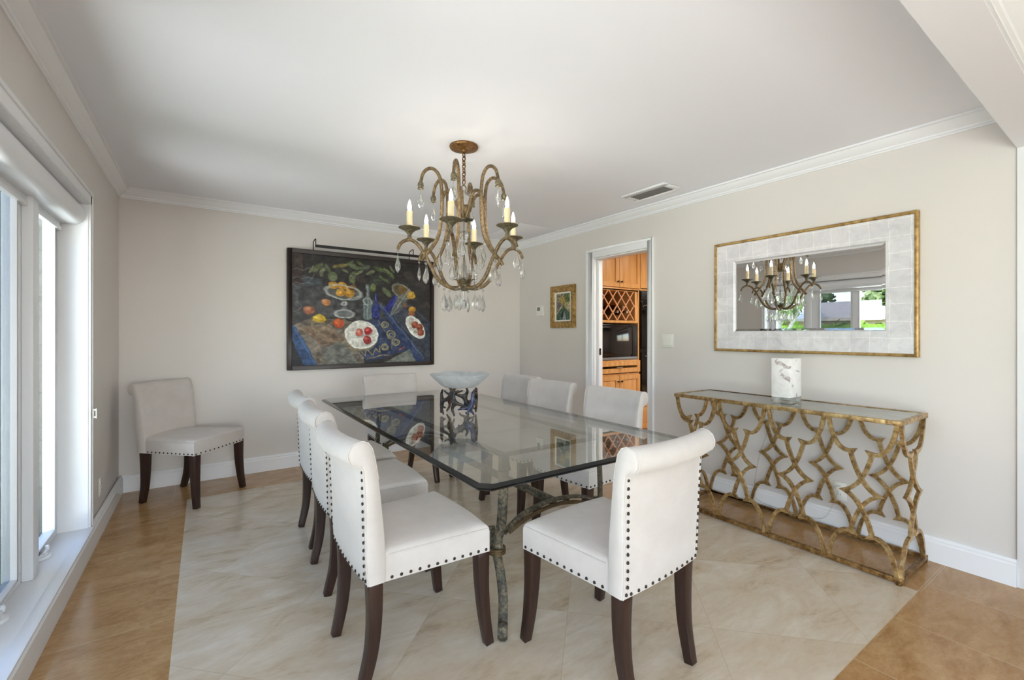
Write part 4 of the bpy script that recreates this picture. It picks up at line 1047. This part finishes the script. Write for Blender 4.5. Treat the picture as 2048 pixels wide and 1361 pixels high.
for i, a in enumerate(ANG):
    lk('arm', arm_m, ch, rz=a); s_ = lk('scroll', scr_m, ch, rz=a); lk('brace', con_m, ch, rz=a)
    lk('petal_cap', pet_m, s_, (.270, 0, Z(2.165)))
    cx, cy = .336*math.cos(a), .336*math.sin(a)
    lk('candle_cup', cup_m, ch, (cx, cy, Z(1.832)))
    cd_ = lk('candle', cand_m, ch, (cx, cy, Z(1.897))); lk('bulb', bulb_m, cd_, (0, 0, .104))
    drop(.405, a, 1.766, None, .5*i); drop(.270, a, 2.150, None, .8+.4*i)
    drop(.236, a+.07, 1.712, None, .3*i); drop(.236, a-.07, 1.708, None, 1+.3*i)
    drop(.125, a, 1.556, drop_l, .7*i); drop(.070, a+PI/6, 1.556, None, .4*i) if i % 2 == 0 else None
    drop(.140, a+.12, 1.86, None, .5*i) if i % 2 else drop(.150, a-.1, 1.80, drop_l, .2*i)

# ------------------------------------------------------------------ kitchen beyond the doorway
KYF = -1.0
def raised_door(parent, x0, x1, z0, z1, name='door', knob=None, pull=False):
    d = MB(); g_ = .003; rail = .055; y0 = KYF-.020
    x0 += g_; x1 -= g_; z0 += g_; z1 -= g_
    for (a, b, c, e) in ((x0, x0+rail, z0, z1), (x1-rail, x1, z0, z1), (x0+rail, x1-rail, z0, z0+rail), (x0+rail, x1-rail, z1-rail, z1)):
        if b > a and e > c: d.box(a, b, y0, KYF-.001, c, e)
    # panel field with sloping borders
    xi0, xi1, zi0, zi1 = x0+rail, x1-rail, z0+rail, z1-rail; q = min(.030, (zi1-zi0)*.35)
    if zi1-zi0 > .03:
        o_ = [(xi0, y0+.012, zi0), (xi1, y0+.012, zi0), (xi1, y0+.012, zi1), (xi0, y0+.012, zi1)]; i_ = [(xi0+q, y0+.003, zi0+q), (xi1-q, y0+.003, zi0+q), (xi1-q, y0+.003, zi1-q), (xi0+q, y0+.003, zi1-q)]
        d.add(o_+i_, [(4, 5, 6, 7)]+[(k, (k+1) % 4, 4+(k+1) % 4, 4+k) for k in range(4)])
    o = d.build(name, M['maple'], parent, bevel=.0)
    if knob:
        MB().lathe([(.006, 0), (.005, .012), (.012, .018), (.013, .024), (.008, .030), (0, .031)], 14, Matrix.Translation((knob[0], y0, knob[1])) @ Matrix.Rotation(PI/2, 4, 'X')).build('knob', M['nail'], o)
    if pull:
        xm, zm = (x0+x1)/2, (z0+z1)/2
        MB().tube(smooth([(xm-.045, y0, zm), (xm-.035, y0-.022, zm), (xm, y0-.027, zm), (xm+.035, y0-.022, zm), (xm+.045, y0, zm)], 4), .006, 8).build('pull', M['steel'], o)
    return o
KL, KR, KB = 4.262, 5.028, -.40
kc = thing('kitchen_cabinet', 'honey maple kitchen cabinet tower with wine rack seen through the doorway', 'cabinet')
car = MB()
car.box(KL, KL+.02, KYF, KB, 0, H-.02).box(KR-.02, KR, KYF, KB, 0, H-.02).box(KL+.02, KR-.02, KB-.02, KB, .0, H-.02)
for z in (.09, .79, .955, 1.435, 1.815): car.box(KL+.02, KR-.02, KYF, KB-.02, z-.02, z)
car.box(KL+.02, KR-.02, KYF+.06, KYF+.08, 0, .07)
car.box(KL+.02, KR-.02, KYF, KYF+.02, 1.405, 1.435).box(KR-.075, KR-.02, KYF, KYF+.02, 1.435, 1.80).box(KL+.02, KL+.06, KYF, KYF+.02, 1.435, 1.80).box(KL+.02, KR-.02, KYF, KYF+.02, 1.80, 1.84)
car.build('carcass', M['maple'], kc, bevel=.001)
xm = (KL+KR)/2
raised_door(kc, KL, xm, 1.835, 2.42, 'upper_door', (xm-.03, 1.90)); raised_door(kc, xm, KR, 1.835, 2.42, 'upper_door', (xm+.03, 1.90))
raised_door(kc, KL, KR, .80, .945, 'drawer', pull=True)
raised_door(kc, KL, xm, .08, .775, 'lower_door', (xm-.03, .70)); raised_door(kc, xm, KR, .08, .775, 'lower_door', (xm+.03, .70))
rk = MB(); rx0, rx1, rz0, rz1 = KL+.06, KR-.078, 1.436, 1.80
def clipline(px, pz, sgn):
    pts = []
    for k in range(401):
        t = -1+k/200; x, z = px+t, pz+sgn*t*1.22
        if rx0 <= x <= rx1 and rz0 <= z <= rz1: pts.append((x, z))
    return (pts[0], pts[-1]) if len(pts) > 3 else None
for s_ in (-1, 1):
    for k in range(-8, 9):
        c = clipline((rx0+rx1)/2+k*.150, 1.618, s_)
        if c: rk.tube([(c[0][0], KYF+.008+.002*s_, c[0][1]), (c[1][0], KYF+.008+.002*s_, c[1][1])], .0085, 4, flat=(0, 1, 0))
rk.build('wine_rack_lattice', M['maple_light'], kc)
for j, (bx, bz, lab) in enumerate(((4.69, 1.545, 'dark wine bottle lying in the wine rack, the left one'), (4.79, 1.60, 'dark wine bottle lying in the wine rack, the middle one'), (4.86, 1.545, 'dark wine bottle lying in the wine rack, the right one'))):
    b_ = thing('wine_bottle', lab, 'bottle', (bx, -.93, bz), 0, 'wine bottles in the rack')
    R_ = Matrix.Rotation(PI/2, 4, 'X')
    MB().lathe([(0, -.29), (.036, -.285), (.037, -.10), (.030, -.075), (.0145, -.05), (.0145, .01), (.016, .012), (.016, .022), (0, .022)], 16, R_).build('bottle_body', M['black_gloss'], b_)
    MB().lathe([(.0165, -.02), (.0175, .024), (0, .025)], 14, R_).build('foil_cap', M['steel'], b_)
mw = thing('microwave', 'black microwave on the cabinet shelf below the wine rack', 'microwave', (xm, KYF, .956))
MB().box(-.352, .352, 0, .42, .0, .43).build('case', M['black_gloss'], mw, bevel=.004)
MB().box(-.335, .24, -.012, 0, .06, .40).build('door', M['black_gloss'], mw, bevel=.004)
MB().box(.25, .34, -.010, 0, .04, .41).build('control_panel', M['black_metal'], mw, bevel=.003)
MB().box(-.345, .345, -.008, 0, .004, .035).build('vent_strip', M['dark_plastic'], mw, bevel=.002)
oc = thing('oven_cabinet', 'honey maple oven cabinet at the right edge of the doorway view', 'cabinet')
OL, OR = 5.030, 5.80
ocb = MB().box(OR-.02, OR, KYF, KB, 0, H-.02).box(OL, OR-.02, KB-.02, KB, 0, H-.02)
for z in (.09, .42, 1.84): ocb.box(OL, OR-.02, KYF, KB-.02, z-.02, z)
ocb.box(OL, OR-.02, KYF+.06, KYF+.08, 0, .07); ocb.build('carcass', M['maple'], oc)
raised_door(oc, OL, (OL+OR)/2, 1.845, 2.42, 'upper_door', ((OL+OR)/2-.03, 1.91)); raised_door(oc, (OL+OR)/2, OR, 1.845, 2.42, 'upper_door', ((OL+OR)/2+.03, 1.91)); raised_door(oc, OL, OR, .08, .415, 'lower_panel')
ov = thing('wall_oven', 'black glass double wall oven beside the cabinet tower', 'oven', ((OL+OR)/2, KYF, .421))
MB().box(-.36, .36, .0, .5, 0, 1.395).build('oven_body', M['black_gloss'], ov, bevel=.003)
for z0 in (.02, .66):
    d_ = MB().box(-.358, .358, -.022, 0, z0, z0+.60).build('oven_door', M['black_gloss'], ov, bevel=.004)
    MB().tube([(-.30, -.022, z0+.55), (-.30, -.06, z0+.55), (.30, -.06, z0+.55), (.30, -.022, z0+.55)], .010, 10).build('oven_handle', M['steel'], d_)
MB().box(-.358, .358, -.014, 0, 1.28, 1.39).build('control_panel', M['black_metal'], ov, bevel=.003)
# kitchen window opposite the ovens gives them something to reflect: the living side of the kitchen is open to daylight

# ------------------------------------------------------------------ garden outside the window
structure(MB().box(-60, -.34, -40, 40, -.25, -.15).build('ground', M['grass']))
tag(MB().box(-1.05, -.215, -.72, -.30, -.15, 2.8).build('stone_pillar', M['coral'], bevel=.01), 'coral stone pillar outside the window beside its far jamb', 'pillar')
def blob(m, c, r, n, sz, rng):
    for _ in range(n):
        u = rng.standard_normal(3); u /= np.linalg.norm(u); rad = rng.uniform(.45, 1)**.6
        p = Vector((c[0]+u[0]*r[0]*rad, c[1]+u[1]*r[1]*rad, c[2]+u[2]*r[2]*rad))
        q = Matrix.Translation(p) @ Matrix.Rotation(rng.uniform(0, 6.3), 4, Vector(rng.standard_normal(3)).normalized())
        s = sz*rng.uniform(.6, 1.4)
        m.add([(-s, -s*.5, 0), (s*.2, -s*.7, s*.2), (s, 0, 0), (s*.2, s*.7, s*.2), (-s, s*.5, 0)], [(0, 1, 2, 3, 4)], q)
rng = np.random.default_rng(5)
hg = thing('hedge', 'bright green clipped hedge in front of the house across the lawn', 'hedge', (-13, 3, -.15))
m = MB(); 
for k in range(2600):
    p = (rng.uniform(-.5, .5), rng.uniform(-11, 11), rng.uniform(.05, 1.86)); blob(m, p, (.08, .08, .08), 1, .13, rng)
m.build('foliage', M['hedge'], hg)
MB().box(-.42, .42, -11, 11, 0, 1.78).build('core', M['hedge'], hg)
lh = thing('low_shrub', 'low green shrub row under the hedge across the lawn', 'shrub', (-8, 3, -.15))
m = MB()
for k in range(900): blob(m, (rng.uniform(-.4, .4), rng.uniform(-8, 8), rng.uniform(.05, .8)), (.1, .1, .1), 1, .12, rng)
m.build('foliage', M['tree'], lh); MB().box(-.3, .3, -8, 8, 0, .7).build('core', M['tree'], lh)
hs = thing('neighbour_house', 'pale house with a low grey tiled roof beyond the hedge', 'house', (-24, 4, -.15))
MB().box(-4, 4, -9, 9, 0, 2.3).build('house_wall', M['stucco'], hs)
MB().add([(4.6, -9.8, 2.25), (4.6, 9.8, 2.25), (-4.6, 9.8, 2.25), (-4.6, -9.8, 2.25), (0, -6, 3.35), (0, 6, 3.35), (4.6, -9.8, 2.1), (4.6, 9.8, 2.1), (-4.6, 9.8, 2.1), (-4.6, -9.8, 2.1)],
    [(0, 1, 5, 4), (2, 3, 4, 5), (1, 2, 5), (3, 0, 4), (0, 6, 7, 1), (1, 7, 8, 2), (2, 8, 9, 3), (3, 9, 6, 0), (9, 8, 7, 6)]).build('roof', M['roof'], hs)
def tree(x, y, h, r, mat, lab, n=700, sz=.3, cz=.72, rz=.30):
    t = thing('garden_tree', lab, 'tree', (x, y, -.15), group='trees in the garden')
    tr_ = MB().tube(smooth([(0, 0, 0), (.05, .03, h*.25), (-.04, .05, h*.5), (0, 0, h*.75)], 4), lambda q: .16*(h/6)*(1-.6*q), 10)
    for s in (-1, 1): tr_.tube(smooth([(.02, 0, h*.22), (.1, s*.5, h*.42), (.0, s*.9, h*.66)], 4), lambda q: .11*(h/6)*(1-.6*q), 8)
    tr_.build('trunk', M['bark'], t)
    m = MB(); blob(m, (0, 0, h*cz), (r, r, h*rz), n, sz, rng); m.build('crown', mat, t)
tree(-17, 8.6, 7.0, 2.9, M['tree'], 'dark leafy tree just behind the bright clipped hedge', 2600, .15, .6, .36)
tree(-10.5, 3.4, 4.6, 1.5, M['tree_pale'], 'pale forked tree on the lawn in front of the hedge', 900, .12)
for (tx, ty, th, lab) in ((-34, 25, 12, 'broad dark tree behind the house, farthest along the garden'), (-34, 14.5, 11, 'broad dark tree behind the far end of the house'), (-34, 4, 12, 'tall olive green tree behind the middle of the house roof'), (-34, -6.5, 11, 'broad dark tree behind the near end of the house')):
    tree(tx, ty, th*.75, 4.2, M['tree_pale'] if ty == 4 else M['tree'], lab, 4200, .24, .5, .42)
